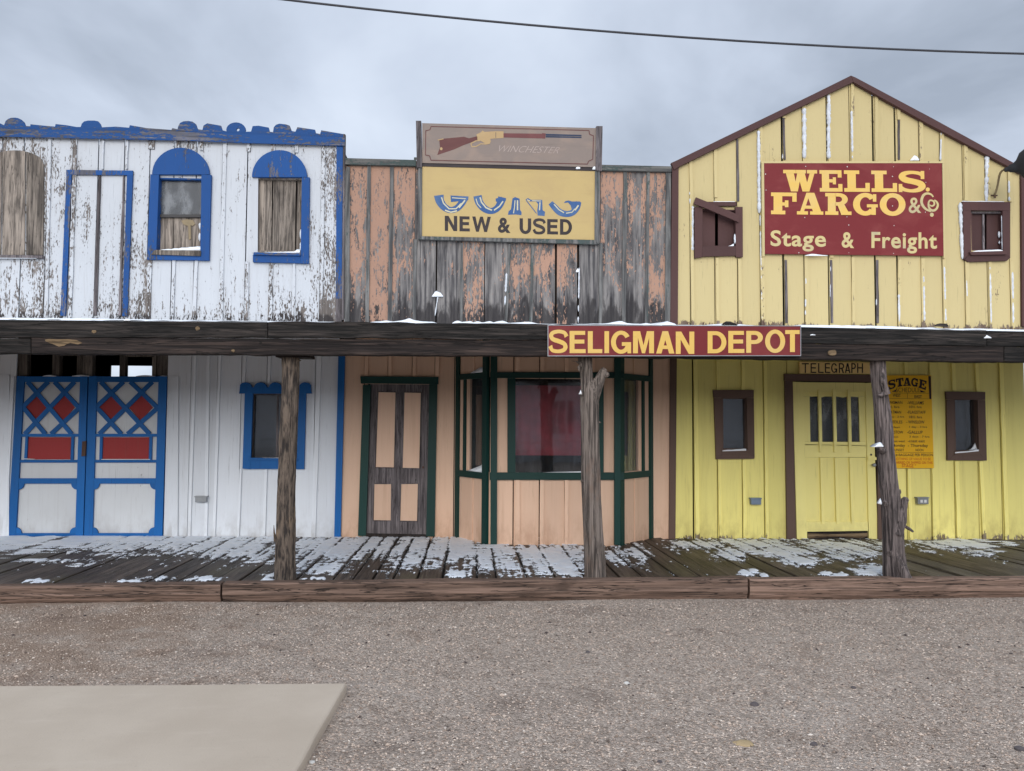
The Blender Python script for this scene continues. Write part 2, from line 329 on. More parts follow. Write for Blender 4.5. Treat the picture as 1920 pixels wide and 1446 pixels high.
# ------------------------------------------------------------------ mesh building
ORG = {}
KEEP = {'border', 'trunk'}
class MB:
    def __init__(s, frame=None): s.v = []; s.f = []; s.r = []; s.g = []; s.fr = frame
    def add(s, verts, faces, r=None):
        if r is None: r = random.random()
        b = len(s.v)
        s.v += [s.fr(*q) if s.fr else tuple(q) for q in verts]; s.r += [r]*len(verts)
        f0 = len(s.f); s.f += [tuple(b+i for i in f) for f in faces]; s.g.append((b, len(s.v), f0, len(s.f)))
    def prism(s, pts, yf, yb, r=None):
        """pts: outline in x,z; yf nearer the viewer than yb"""
        a = sum(pts[i][0]*pts[(i+1) % len(pts)][1]-pts[(i+1) % len(pts)][0]*pts[i][1] for i in range(len(pts)))
        if a < 0: pts = pts[::-1]
        n = len(pts)
        s.add([(x, yf, z) for x, z in pts]+[(x, yb, z) for x, z in pts],
              [tuple(range(n)), tuple(range(2*n-1, n-1, -1))]+[(i, n+i, n+(i+1) % n, (i+1) % n) for i in range(n)], r)
    def box(s, x0, x1, y0, y1, z0, z1, r=None): s.prism([(x0, z0), (x1, z0), (x1, z1), (x0, z1)], y0, y1, r)
    def px(s, pts, yf, th=.02, r=None): s.prism([PX(*p, yf) for p in pts], yf, yf+th, r)
    def ladder(s, a0, a1, b0, b1, n, yf, yb, wob=.003, r=None):
        """strip from edge pair (a0,a1) to (b0,b1), edges wander a little"""
        k = random.uniform(0, 99); L, R = [], []
        for i in range(n+1):
            t = i/n; f = lambda p, q: (p[0]+(q[0]-p[0])*t, p[1]+(q[1]-p[1])*t)
            l = f(a0, b0); q = f(a1, b1); d = (q[0]-l[0], q[1]-l[1]); ln = math.hypot(*d) or 1; d = (d[0]/ln, d[1]/ln)
            w0 = wob*2*noise.noise((k, t*n*.45, 0)); w1 = wob*2*noise.noise((k, t*n*.45, 9))
            L.append((l[0]+d[0]*w0, l[1]+d[1]*w0)); R.append((q[0]+d[0]*w1, q[1]+d[1]*w1))
        s.prism(L+R[::-1], yf, yb, r)
    def tube(s, path, rad, seg=12, fn=None, r=None, cap=True):
        path = [Vector(p) for p in path]; vs = []; up = Vector((0, 0, 1))
        for i, p in enumerate(path):
            t = (path[min(i+1, len(path)-1)]-path[max(i-1, 0)]).normalized()
            u = t.cross(Vector((0, 1, 0)));
            if u.length < .2: u = t.cross(up)
            u.normalize(); v = t.cross(u)
            for j in range(seg):
                a = 2*pi*j/seg; q = rad[i]*(fn(i, j, a) if fn else 1)
                vs.append(p+u*cos(a)*q+v*sin(a)*q)
        fs = [(i*seg+j, i*seg+(j+1) % seg, (i+1)*seg+(j+1) % seg, (i+1)*seg+j) for i in range(len(path)-1) for j in range(seg)]
        if cap: fs += [tuple(range(seg-1, -1, -1)), tuple((len(path)-1)*seg+j for j in range(seg))]
        s.add([tuple(q) for q in vs], fs, r)
    def pieces(s):
        """sets of shapes that stand apart from one another"""
        import numpy as np
        v = np.array(s.v); n = len(s.g); lo = np.array([v[a:b].min(0) for a, b, _, _ in s.g]); hi = np.array([v[a:b].max(0) for a, b, _, _ in s.g]); size = (hi-lo).max(1)
        gap = np.maximum(0, np.maximum(lo[:, None]-hi[None], lo[None]-hi[:, None])); near = np.sqrt((gap**2).sum(2)) <= np.maximum(.02, .5*np.maximum(size[:, None], size[None]))
        left = set(range(n)); out = []
        while left:
            st = [left.pop()]; grp = []
            while st:
                i = st.pop(); grp.append(i)
                for j in list(left):
                    if near[i, j]: left.discard(j); st.append(j)
            out.append(sorted(grp))
        return sorted(out, key=lambda g: -sum(size[i] for i in g))
    def build(s, name, mat, parent=None, org=None, smooth=False, bevel=0):
        if parent is not None and 1 < len(s.g) < 400 and name not in KEEP:
            ps = s.pieces()
            if len(ps) > 1:
                first = None
                for grp in ps:
                    t = MB()
                    for i in grp:
                        a, b, c, d = s.g[i]; n0 = len(t.v); t.v += s.v[a:b]; t.r += s.r[a:b]; t.f += [tuple(k-a+n0 for k in f) for f in s.f[c:d]]
                    o = t.build(name, mat, parent, org, smooth, bevel); first = first or o
                return first
        me = bpy.data.meshes.new(name)
        if parent is not None: org = ORG[parent.name]
        elif org is None:
            xs = [q[0] for q in s.v]; ys = [q[1] for q in s.v]; zs = [q[2] for q in s.v]
            org = ((min(xs)+max(xs))/2, (min(ys)+max(ys))/2, min(zs))
        me.from_pydata([(q[0]-org[0], q[1]-org[1], q[2]-org[2]) for q in s.v], [], s.f)
        at = me.attributes.new('rnd', 'FLOAT', 'POINT'); at.data.foreach_set('value', s.r)
        me.materials.append(MATS[mat])
        if smooth: me.polygons.foreach_set('use_smooth', [True]*len(me.polygons))
        me.update()
        o = bpy.data.objects.new(name, me); COL.objects.link(o); ORG[o.name] = org
        if parent is not None: o.parent = parent
        else: o.location = org
        if bevel:
            b = o.modifiers.new('bevel', 'BEVEL'); b.width = bevel; b.segments = 2; b.limit_method = 'ANGLE'; b.angle_limit = radians(50)
        return o
def tag(o, label=None, cat=None, group=None, kind=None):
    for k, v in (('label', label), ('category', cat), ('group', group), ('kind', kind)):
        if v: o[k] = v
    return o
def thing(name, loc, label, cat, group=None):
    o = bpy.data.objects.new(name, None); COL.objects.link(o); o.location = loc; o.empty_display_size = .2; ORG[o.name] = tuple(loc)
    return tag(o, label, cat, group)

def interval_cut(z0, z1, cuts):
    segs = [(z0, z1)]
    for c0, c1 in cuts:
        out = []
        for a, b in segs:
            if c1 <= a or c0 >= b: out.append((a, b)); continue
            if c0 > a: out.append((a, c0))
            if c1 < b: out.append((c1, b))
        segs = out
    return [q for q in segs if q[1]-q[0] > .004]
def boards(mb, seams, z0, ztop, yf, th, openings=(), gap=.004, gaps={}, breaks=(), rl=None, off=0.0):
    seams = [seams[0]]+[q+off for q in seams[1:-1]]+[seams[-1]]
    """vertical boards between seam positions; openings = (x0,x1,z0,z1)"""
    for i in range(len(seams)-1):
        a, b = seams[i]+gaps.get(i, gap)/2, seams[i+1]-gaps.get(i+1, gap)/2
        r = rl[i] if rl else random.uniform(0, .6); dy = random.uniform(0, .005)
        xs = sorted({a, b} | {q for o in openings for q in o[:2] if a < q < b} | {q for q in breaks if a < q < b})
        for xa, xb in zip(xs, xs[1:]):
            if xb-xa < .001: continue
            xm = (xa+xb)/2; cuts = [(o[2], o[3]) for o in openings if o[0] < xm < o[1]]
            for lo, hi in interval_cut(z0, min(ztop(xa), ztop(xb)), cuts):
                top = hi >= min(ztop(xa), ztop(xb))-1e-6
                ta, tb = (ztop(xa), ztop(xb)) if top else (hi, hi)
                mb.prism([(xa, lo), (xb, lo), (xb, tb), (xa, ta)], yf+dy, yf+dy+th, r)
def battens(mb, lines, z0, ztop, yf, wid=.05, th=.018, keep=(), wob=.003, br=(.62, .95)):
    """lines = (x at bottom, x at top)"""
    for xb, xt in lines:
        w_ = wid*random.uniform(.85, 1.2); zt = ztop((xb+xt)/2); r = random.uniform(*br)
        cuts = [(o[2], o[3]) for o in keep if o[0]-w_/2 < (xb+xt)/2 < o[1]+w_/2]
        for lo, hi in interval_cut(z0, zt, cuts):
            f = lambda z: xb+(xt-xb)*(z-z0)/(zt-z0)
            a, b = f(lo), f(hi); n = max(3, int((hi-lo)/.12)); tl = random.uniform(-.003, .003)
            mb.ladder((a-w_/2+tl, lo), (a+w_/2+tl, lo), (b-w_/2, hi), (b+w_/2, hi), n, yf-th-random.uniform(0, .004), yf-.001, wob, r)
def orect(p, q, Y=YW):
    a = PX(*p, Y); b = PX(*q, Y); return (min(a[0], b[0]), max(a[0], b[0]), min(a[1], b[1]), max(a[1], b[1]))

# ------------------------------------------------------------------ lettering
def quadmap(c):                               # c = TL, TR, BR, BL in photo pixels; u right, v up
    def f(u, v):
        t = (c[0][0]+(c[1][0]-c[0][0])*u, c[0][1]+(c[1][1]-c[0][1])*u); b = (c[3][0]+(c[2][0]-c[3][0])*u, c[3][1]+(c[2][1]-c[3][1])*u)
        return (b[0]+(t[0]-b[0])*v, b[1]+(t[1]-b[1])*v)
    return f
def text_into(mb, s, quad, Y, bold=.0, th=.002, shear=0, space=1.0):
    cu = bpy.data.curves.new('t', 'FONT'); cu.body = s; cu.offset = bold; cu.shear = shear; cu.space_character = space
    cu.resolution_u = 4; cu.fill_mode = 'FRONT'
    o = bpy.data.objects.new('t', cu); COL.objects.link(o); dg = bpy.context.evaluated_depsgraph_get()
    me = bpy.data.meshes.new_from_object(o.evaluated_get(dg)); vs = [v.co.copy() for v in me.vertices]; fs = [tuple(p.vertices) for p in me.polygons]
    bpy.data.objects.remove(o); bpy.data.curves.remove(cu); bpy.data.meshes.remove(me)
    if not vs: return
    x0, x1 = min(v.x for v in vs), max(v.x for v in vs); y0, y1 = min(v.y for v in vs), max(v.y for v in vs)
    qm = quadmap(quad) if not callable(quad) else quad
    out = []
    for v in vs:
        x, z = PX(*qm((v.x-x0)/(x1-x0), (v.y-y0)/(y1-y0)), Y); out.append((x, Y, z))
    # faces must look toward -Y
    f0 = fs[0]; a, b, c = (Vector(out[i]) for i in f0[:3])
    if (b-a).cross(c-a).y > 0: fs = [f[::-1] for f in fs]
    mb.add(out, fs)
def box4(x0, y0, x1, y1, dx=0, dy=0): return [(x0, y0), (x1, y0+dy), (x1+dx, y1+dy), (x0+dx, y1)]
def stroke(pts, w0, w1=None, n=None):
    """closed outline of a line of varying width"""
    if isinstance(w0, (list, tuple)) and len(pts) > 6:
        P, Wd = [], []; m_ = len(pts)
        for i in range(m_-1):
            a, b, c, d = pts[max(i-1, 0)], pts[i], pts[i+1], pts[min(i+2, m_-1)]
            for k in range(4):
                t = k/4; P.append(tuple(.5*(2*b[j]+(c[j]-a[j])*t+(2*a[j]-5*b[j]+4*c[j]-d[j])*t*t+(3*b[j]-a[j]-3*c[j]+d[j])*t**3) for j in (0, 1))); Wd.append(w0[i]+(w0[i+1]-w0[i])*t)
        pts, w0 = P+[pts[-1]], Wd+[w0[-1]]
    w1 = w0 if w1 is None else w1; L, R = [], []; N = len(pts)-1
    for i, p in enumerate(pts):
        a = pts[max(i-1, 0)]; b = pts[min(i+1, N)]; d = (b[0]-a[0], b[1]-a[1]); l = math.hypot(*d) or 1
        w_ = (w0[i] if isinstance(w0, (list, tuple)) else w0+(w1-w0)*i/N)/2
        L.append((p[0]-d[1]/l*w_, p[1]+d[0]/l*w_)); R.append((p[0]+d[1]/l*w_, p[1]-d[0]/l*w_))
    return L+R[::-1]
def arc(cx_, cy_, rx, ry, a0, a1, n=18): return [(cx_+rx*cos(radians(a0+(a1-a0)*i/n)), cy_+ry*sin(radians(a0+(a1-a0)*i/n))) for i in range(n+1)]
def rect(a, b, c, d): return [(a, b), (c, b), (c, d), (a, d)]
def ring(cx_, cy_, rx, ry, ix, iy, a0=0, a1=360, n=28):
    o = arc(cx_, cy_, rx, ry, a0, a1, n); i = arc(cx_, cy_, ix, iy, a0, a1, n)
    return [[o[k], o[k+1], i[k+1], i[k]] for k in range(n)]
SLAB = {
 'E': [rect(.10, 0, .42, 1), rect(0, 0, .98, .17), rect(0, .83, .95, 1), rect(.42, .43, .70, .58), rect(.82, 0, 1, .36), rect(.80, .66, .97, 1), rect(.58, .34, .72, .67)],
 'L': [rect(.13, 0, .46, 1), rect(0, .83, .60, 1), rect(0, 0, .98, .17), rect(.83, 0, 1, .42)],
 'F': [rect(.10, 0, .44, 1), rect(0, 0, .56, .17), rect(0, .83, 1, 1), rect(.42, .40, .66, .55), rect(.54, .33, .68, .64), rect(.83, .58, 1, 1)],
 'T': [rect(.33, 0, .67, 1), rect(0, .83, 1, 1), rect(0, .6, .16, 1), rect(.84, .6, 1, 1), rect(.18, 0, .82, .17)],
 'W': [[(.06, .95), (.30, .95), (.42, 0), (.22, 0)], [(.30, 0), (.42, 0), (.54, .9), (.42, .9)], [(.40, .95), (.62, .95), (.76, 0), (.56, 0)], [(.62, 0), (.76, 0), (.94, .95), (.80, .95)],
       rect(0, .84, .37, 1), rect(.375, .84, .67, 1), rect(.70, .84, 1, 1)],
 'A': [[(.36, 1), (.66, 1), (.93, .1), (.62, .1)], [(.36, 1), (.50, 1), (.26, .1), (.11, .1)], rect(.26, .27, .70, .41), rect(0, 0, .42, .15), rect(.50, 0, 1, .15)],
 'R': [rect(.10, 0, .40, 1), rect(0, 0, .50, .16), rect(0, .84, .42, 1)]+ring(.50, .71, .36, .29, .14, .13, -90, 90, 14)+[rect(.40, .84, .51, 1), rect(.40, .42, .51, .58), [(.46, .46), (.72, .50), (.92, .05), (.60, .05)], rect(.60, 0, 1, .16)],
 'O': ring(.5, .5, .5, .52, .24, .32),
 'G': ring(.5, .5, .5, .52, .22, .32, 38, 322)+[rect(.56, .36, 1, .50), rect(.74, .02, .92, .5), rect(.80, .62, .94, .96)],
 'S': [stroke([(.90, .76), (.78, .88), (.50, .93), (.24, .87), (.16, .72), (.28, .58), (.55, .50), (.80, .40), (.86, .25), (.74, .11), (.48, .06), (.22, .12), (.08, .26)],
        [.14, .16, .15, .20, .26, .27, .26, .27, .26, .20, .15, .16, .14]), rect(.82, .62, .95, 1.0), rect(.03, 0, .16, .38)],
}
def slab_into(mb, letters, quad, Y, th=.002):
    """letters = (char, u0, u1) across the quad"""
    qm = quadmap(quad) if not callable(quad) else quad
    for ch, u0, u1 in letters:
        for k, pc in enumerate(SLAB[ch]):
            step = 0 if ch in 'OG' and k < 28 else k
            if ch in 'OG' and k >= 28: step = k-27
            yy = Y-.0004*min(step, 20)
            pts = [PX(*qm(u0+(u1-u0)*u, v), yy) for u, v in pc]
            a = sum(pts[i][0]*pts[(i+1) % len(pts)][1]-pts[(i+1) % len(pts)][0]*pts[i][1] for i in range(len(pts)))
            if a < 0: pts = pts[::-1]
            mb.add([(x, yy, z) for x, z in pts], [tuple(range(len(pts)))])
def sans(ch, s=.26, t=.19):
    R = rect
    hr = lambda cx_, cy_, rx, ry, a0, a1, n=14: ring(cx_, cy_, rx, ry, rx-s, ry-t, a0, a1, n)
    P_ = [R(0, 0, s, 1), R(s, 1-t, .5, 1), R(s, .40, .5, .40+t)]+hr(.5, .70, .5, .30, -90, 90)
    return {
     'E': [R(0, 0, s, 1), R(s, 0, 1, t), R(s, 1-t, .97, 1), R(s, .52-t/2, .92, .52+t/2)], 'L': [R(0, 0, s, 1), R(s, 0, 1, t)], 'I': [R(0, 0, 1, 1)],
     'H': [R(0, 0, s, 1), R(1-s, 0, 1, 1), R(s, .52-t/2, 1-s, .52+t/2)], 'T': [R(.5-s/2, 0, .5+s/2, 1-t), R(0, 1-t, 1, 1)],
     'M': [[(0, 0), (0, 1), (s*1.45, 1), (.5, .36), (1-1.45*s, 1), (1, 1), (1, 0), (1-s, 0), (1-s, .70), (.5+.32*s, 0), (.5-.32*s, 0), (s, .70), (s, 0)]],
     'N': [[(0, 0), (0, 1), (1.12*s, 1), (1-s, .36), (1-s, 1), (1, 1), (1, 0), (1-1.12*s, 0), (s, .64), (s, 0)]],
     'A': [[(0, 0), (1.08*s, 0), (.5+.52*s, 1), (.5-.58*s, 1)], [(1-1.08*s, 0), (1, 0), (.5+.58*s, 1), (.5-.52*s, 1)], R(.22, .20, .78, .20+t*.9)],
     'D': [R(0, 0, s, 1), R(s, 0, .42, t), R(s, 1-t, .42, 1)]+ring(.42, .5, .58, .5, .58-s, .5-t, -90, 90, 16), 'P': P_,
     'R': P_+[[(.42, .46), (.42+1.2*s, .46), (1, 0), (1-1.25*s, 0)]],
     'O': ring(.5, .5, .5, .5, .5-s, .5-t), 'G': ring(.5, .5, .5, .5, .5-s, .5-t, 32, 345, 24)+[R(.54, .34, 1, .34+t*.95), R(1-s*.75, .02, 1, .36)],
     'U': [R(0, .4, s, 1), R(1-s, .4, 1, 1)]+ring(.5, .4, .5, .4, .5-s, .4-t, 180, 360, 16),
     'W': [[(0, 1), (s, 1), (.28+.42*s, 0), (.28-.42*s, 0)], [(.28-.42*s, 0), (.28+.42*s, 0), (.5+.42*s, 1), (.5-.42*s, 1)], [(.5-.42*s, 1), (.5+.42*s, 1), (.72+.42*s, 0), (.72-.42*s, 0)], [(.72-.42*s, 0), (.72+.42*s, 0), (1, 1), (1-s, 1)]],
     'S': [stroke([(.95, .70), (.84, .86), (.52, .92), (.20, .86), (.11, .73), (.22, .59), (.55, .50), (.82, .40), (.89, .26), (.78, .13), (.48, .08), (.17, .13), (.06, .31)], [s*.85, t, t*.9, t*1.05, s*.9, t*1.15, t*1.15, t*1.15, s*.9, t*1.05, t*.9, t, s*.85])],
    }[ch]
def sans_into(mb, letters, Y, s=9.0, t=8.0):
    """letters = (char, four photo corners TL TR BR BL); s, t = stem and bar in photo pixels"""
    for ch, c in letters:
        wd = math.hypot(c[1][0]-c[0][0], c[1][1]-c[0][1]); hg = math.hypot(c[3][0]-c[0][0], c[3][1]-c[0][1]); qm = quadmap(c); nr = 0
        for k, pc in enumerate(sans(ch, s/wd, t/hg)):
            yy = Y-.0004*(k if len(pc) != 4 or k < 3 else (3 if k < len(sans(ch, s/wd, t/hg))-2 else k-len(sans(ch, s/wd, t/hg))+6))
            flat(mb, [qm(*q) for q in pc], yy)
def flat(mb, pts, Y):
    q = [PX(*p, Y) for p in pts]
    a = sum(q[i][0]*q[(i+1) % len(q)][1]-q[(i+1) % len(q)][0]*q[i][1] for i in range(len(q)))
    if a < 0: q = q[::-1]
    mb.add([(x, Y, z) for x, z in q], [tuple(range(len(q)))])

# ================================================================== THE SETTING
XL, XR = -9.0, 8.6                           # ends of the boardwalk and porch
def zwalk(x, y):                              # the walk sags a little toward the right-hand wall
    t = max(0, min(1, (y-7.4)/2.9)); e = .150+(.162-.0056*(x+6)-.150)*t
    return e
def ground():
    def axis(lo, hi, fine, far):
        a = [];
        x = lo
        while x <= hi: a.append(x); x += fine
        out = list(a); st = fine*2; x = a[-1]
        while x < far: x += st; st *= 1.35; out.append(x)
        st = fine*2; x = a[0]; pre = []
        while x > -far: x -= st; st *= 1.35; pre.append(x)
        return pre[::-1]+out
    xs, ys = axis(-6, 7, .07, 400), axis(1.5, 8.0, .07, 400)
    vs = []
    for y in ys:
        for x in xs:
            near = max(0, 1-max(0, abs(x)-8)/6)*max(0, 1-max(0, abs(y-4)-6)/6)
            vs.append((x, y, near*(.028*noise.noise((x*.45, y*.45, 0))+.010*noise.noise((x*2.1, y*3.3, 3))-.012)))
    n = len(xs); fs = [(j*n+i, j*n+i+1, (j+1)*n+i+1, (j+1)*n+i) for j in range(len(ys)-1) for i in range(n-1)]
    mb = MB(); mb.add(vs, fs, .5); tag(mb.build('ground', 'gravel', org=(0, 0, 0), smooth=True), kind='structure')
ground()
def gz(x, y): return .028*noise.noise((x*.45, y*.45, 0))+.010*noise.noise((x*2.1, y*3.3, 3))-.012
def slab():
    c1 = G(650, 1281, .05); c2 = G(556, 1446, .05); fl = G(0, 1286, .05); mid = G(330, 1284, .05)
    dx = (c2[0]-c1[0])/(c2[1]-c1[1])
    top = [(c1[0], c1[1])]
    n = 26
    for i in range(1, n+1): y = c1[1]-(c1[1]+2.0)*i/n; top.append((c1[0]+dx*(y-c1[1])+.008*noise.noise((y*3, 0, 0)), y))
    top += [(-9, -2.0), (-9, fl[1]+.02), (fl[0], fl[1]), (mid[0], mid[1]), (c1[0]-.25, c1[1]+.004)]
    nb = len(top); mb = MB(); ins = .012
    cxm, cym = -4.5, 1.5
    def shr(p, k): return (p[0]+(ins*k if p[0] < cxm else -ins*k), p[1]+(ins*k if p[1] < cym else -ins*k))
    vs = [(*shr(p, 1), .052) for p in top]+[(*shr(p, .3), .046) for p in top]+[(*p, .030) for p in top]+[(*p, -.08) for p in top]
    fs = [tuple(range(nb))[::-1]]
    for k in range(3):
        for i in range(nb): j = (i+1) % nb; fs.append((k*nb+i, k*nb+j, (k+1)*nb+j, (k+1)*nb+i))
    mb.add(vs, fs, .5); tag(mb.build('concrete_slab', 'concrete', org=(0, 0, 0)), kind='structure')
slab()
SLAB_C = G(650, 1281, .05); SLAB_D = G(556, 1446, .05)
def on_slab(x, y): return y < SLAB_C[1]+.01 and x < SLAB_C[0]+(SLAB_D[0]-SLAB_C[0])*(y-SLAB_C[1])/(SLAB_D[1]-SLAB_C[1])+.01
def pebbles():
    rs = random.Random(3); mb = MB(); n = 0
    base = [(1, 0, 0), (-1, 0, 0), (0, 1, 0), (0, -1, 0), (0, 0, 1), (0, 0, -1)]
    fc = [(0, 2, 4), (2, 1, 4), (1, 3, 4), (3, 0, 4), (2, 0, 5), (1, 2, 5), (3, 1, 5), (0, 3, 5)]
    V, F, R_ = [], [], []
    while n < 42000:
        y = 2.6+4.6*rs.random()**1.25; x = rs.uniform(-4.6, 5.6)
        if abs(x-.2) > y*.78+.3 or on_slab(x, y): continue
        d = .72+.9*fbm(x*.6+5, y*.9, 1)+.06*x
        if rs.random() > max(.22, min(1, d+.25)): continue
        big_ = rs.random() < .0022; s = rs.uniform(.0032, .0085)*(1.0 if rs.random() > .012 else 1.9)*(1.9 if big_ else 1); a = rs.uniform(0, 6.3); ca, sa = cos(a), sin(a)
        q = (s*rs.uniform(.8, 1.5), s*rs.uniform(.7, 1.1), s*rs.uniform(.45, .8)); z0 = gz(x, y)+q[2]*.35; b = len(V)
        for p in base:
            u, v_ = p[0]*q[0]*rs.uniform(.8, 1.2), p[1]*q[1]*rs.uniform(.8, 1.2)
            V.append((x+u*ca-v_*sa, y+u*sa+v_*ca, z0+p[2]*q[2]*rs.uniform(.8, 1.1)))
        F += [tuple(b+i for i in f) for f in fc]; R_ += [0.0 if big_ else min(1, max(0, rs.gauss(.5, .24)))]*6; n += 1
    mb.v, mb.f, mb.r = V, F, R_
    tag(mb.build('loose_gravel', 'pebble', org=(0, 0, 0)), kind='stuff')
pebbles()

SEAMS = []
def boardwalk():
    x = XL; r = random.Random(11); mb = MB(); dry = MB()
    SEAMS.append(x)
    while x < XR: x += r.choice((.19, .24, .29, .29, .34)); SEAMS.append(x)
    for a, b in zip(SEAMS, SEAMS[1:]):
        g = r.uniform(.012, .032); a_, b_ = a+g/2, b-g/2; dz = r.uniform(-.006, .006); tw = r.uniform(-.006, .006); q = r.random()
        ye = 7.40+r.uniform(-.006, .012); n = 14; vs = []; sk = r.uniform(-.02, .02)
        for i in range(n+1):
            y = ye+(YW+.05-ye)*i/n; z = zwalk((a+b)/2, y)+dz+.004*noise.noise((a*9, y*1.1, 2)); k = sk*(1-i/n)
            e = .003*noise.noise((a*7, y*2, 5))
            vs += [(a_+e, y, z-tw-.003), (a_+.010+e, y, z-tw), (b_-.010+e, y, z+tw), (b_+e, y, z+tw-.003), (b_+e, y, z-.045), (a_+e, y, z-.045)]
        fs = [(i*6+j, i*6+(j+1) % 6, (i+1)*6+(j+1) % 6, (i+1)*6+j) for i in range(n) for j in range(6)]+[(5, 4, 3, 2, 1, 0), tuple(n*6+j for j in range(6))]
        (dry if 4.55 < a < 5.1 else mb).add(vs, [f[::-1] for f in fs[:-2]]+[fs[-2][::-1], fs[-1][::-1]], q)
    o = mb.build('boardwalk', 'walk_wood', org=(0, 0, 0)); tag(o, kind='structure')
    o = dry.build('boardwalk', 'walk_dry', org=(0, 0, 0)); tag(o, kind='structure')
    j = MB(); j.box(XL, XR, 7.42, YW+4.9, -.02, .085, .5); tag(j.build('boardwalk_base', 'interior', org=(0, 0, 0)), kind='structure')
boardwalk()

# kerb timbers along the front of the walk: each beam is a thing
def curb(pxl, pxr, label):
    """pxl/pxr = (x, y top, y bottom) in the photo"""
    Y0 = 7.285; a0 = PX(pxl[0], pxl[1], Y0); b0 = PX(pxr[0], pxr[1], Y0); n = max(8, int((b0[0]-a0[0])/.05)); mb = MB(); sec = 8; vs = []; k = random.random()*50
    for i in range(n+1):
        t = i/n; x = a0[0]+(b0[0]-a0[0])*t; zt = a0[1]+(b0[1]-a0[1])*t+.006*noise.noise((x*1.7, k, 0)); zb = -.03
        w1 = .006*noise.noise((x*4, k, 3)); w2 = .010*noise.noise((x*3, k, 7)); w3 = .016*noise.noise((x*2.2, k, 12))
        lo = .018+.018*noise.noise((x*2.5, k, 20))
        for y, z in ((Y0+.015+w2*.3, zt-w1), (Y0, zt-.016+w1), (Y0+.004+w1, zt-.07), (Y0+w2*.5, .07+w3*.4), (Y0+.018+w3*.4, lo), (Y0+.05, zb), (Y0+.125, zb), (Y0+.125, zt)): vs.append((x, y, z))
    fs = [(i*sec+j, (i+1)*sec+j, (i+1)*sec+(j+1) % sec, i*sec+(j+1) % sec) for i in range(n) for j in range(sec)]+[tuple(range(sec))[::-1], tuple(n*sec+j for j in range(sec))]
    mb.add(vs, [f[::-1] for f in fs], k/50)
    return tag(mb.build('curb_timber', 'curb_wood'), label, 'timber', 'timbers along the edge of the boardwalk')
curb((-1500, 1120, 1), (413, 1095, 1), 'weathered curb timber under the boardwalk in front of the blue and white doors')
curb((417, 1094, 1), (1402, 1085.5, 1), 'long brown curb timber between the bark covered post and the telegraph door')
curb((1406.5, 1087, 1), (2480, 1081.6, 1), 'reddish brown curb timber at the foot of the yellow shop front')

# ================================================================== WHITE AND BLUE BUILDING
def body(name_mat, x0, x1, ztop, depth, parent, hole=None, rake=None):
    mb = MB(); Y0, Y1 = YW+.09, YW+depth
    mb.box(x0+.03, x0+.08, Y0, Y1, 0, ztop, .4); mb.box(x1-.08, x1-.03, Y0, Y1, 0, ztop, .6)
    if hole:
        hx0, hx1, hz0, hz1 = hole
        mb.box(x0+.08, hx0, Y1-.05, Y1, 0, ztop, .3); mb.box(hx1, x1-.08, Y1-.05, Y1, 0, ztop, .3)
        mb.box(hx0, hx1, Y1-.05, Y1, 0, hz0, .3); mb.box(hx0, hx1, Y1-.05, Y1, hz1, ztop, .3)
    else: mb.box(x0+.08, x1-.08, Y1-.05, Y1, 0, ztop, .3)
    mb.build('side_wall', name_mat, parent)
    rf = MB(); rf.box(x0, x1, Y0, Y1+.05, ztop, ztop+.06, .5); rf.box(x0+.08, x1-.08, Y0, Y1-.05, 2.93, 2.98, .5)
    rf.build('roof', name_mat, parent)
ZS = 2.88                                     # where lower and upper boards meet, behind the porch roof
wx0 = -9.0; wx1 = PX(640, 600)[0]
wb = thing('false_front_building', ((wx0+wx1)/2, YW, .1), 'white false front building with peeling boards and bright blue trim', 'building')
# openings in the front: (x0,x1,z0,z1)
oA = orect((297, 333), (378, 478)); oB = orect((482, 333), (566, 474)); oD = orect((473, 738), (562, 862))
gate = orect((24, 655), (316, 1008)); gate = (PX(20, 1000)[0], PX(314, 700)[0], 0, PX(100, 640)[1])
cx_, rC = PX(27, 300)[0], .39
oC = orect((-28, 305), (82, 480))
sU = [PX(x, 500)[0] for x in [-430+46.2*i for i in range(9)]]+[PX(x, 430)[0] for x in (-8, 44, 90, 136, 184, 233, 281, 327, 369, 418, 465, 510, 554, 605, 640)]
ZT = lambda x: PX(320, 262)[1]-.0+.0*x
zt_w = PX(320, 256)[1]
mb = MB(); boards(mb, sU, ZS, lambda x: zt_w, YW, .022, [oA, oB], gap=.014, off=-.025, rl=[q+.013*i for i, q in enumerate([.4]*9+[.66, .70, .48, .36, .32, .44, .30, .36, .38, .34, .24, .36, .28, .60])])
mb.build('wall', 'white_peeling', wb)
mb = MB()
ln = [(PX(b, 590)[0], PX(t, 270)[0]) for b, t in ((-7, 2), (88, 94), (132, 142), (323, 335.5), (364, 379), (414, 422.5), (462, 467), (507, 513), (550, 557), (602, 607))]
ln += [(PX(x, 590)[0], PX(x+3, 270)[0]) for x in [-430+46.2*i for i in range(9)]]
kp = [orect((274, 280), (393, 488)), orect((470, 285), (580, 493)), orect((-55, 282), (83, 484))]
battens(mb, ln, ZS, lambda x: zt_w-.005, YW, .045, .016, kp, .004)
battens(mb, [(PX(277, 590)[0], PX(285, 270)[0])], ZS, lambda x: zt_w-.005, YW, .07, .016, kp, .004)
# the narrow strips over the blind door
for t in (194, 239): 
    a = PX(t, 262); b = PX(t-1, 318); mb.ladder((b[0]-.012, b[1]), (b[0]+.012, b[1]), (a[0]-.012, a[1]), (a[0]+.012, a[1]), 4, YW-.02, YW-.001, .002)
for (xt, xb) in ((137, 130.5), (187, 179.5), (234, 226)):
    pass
mb.build('batten', 'white_peeling', wb)
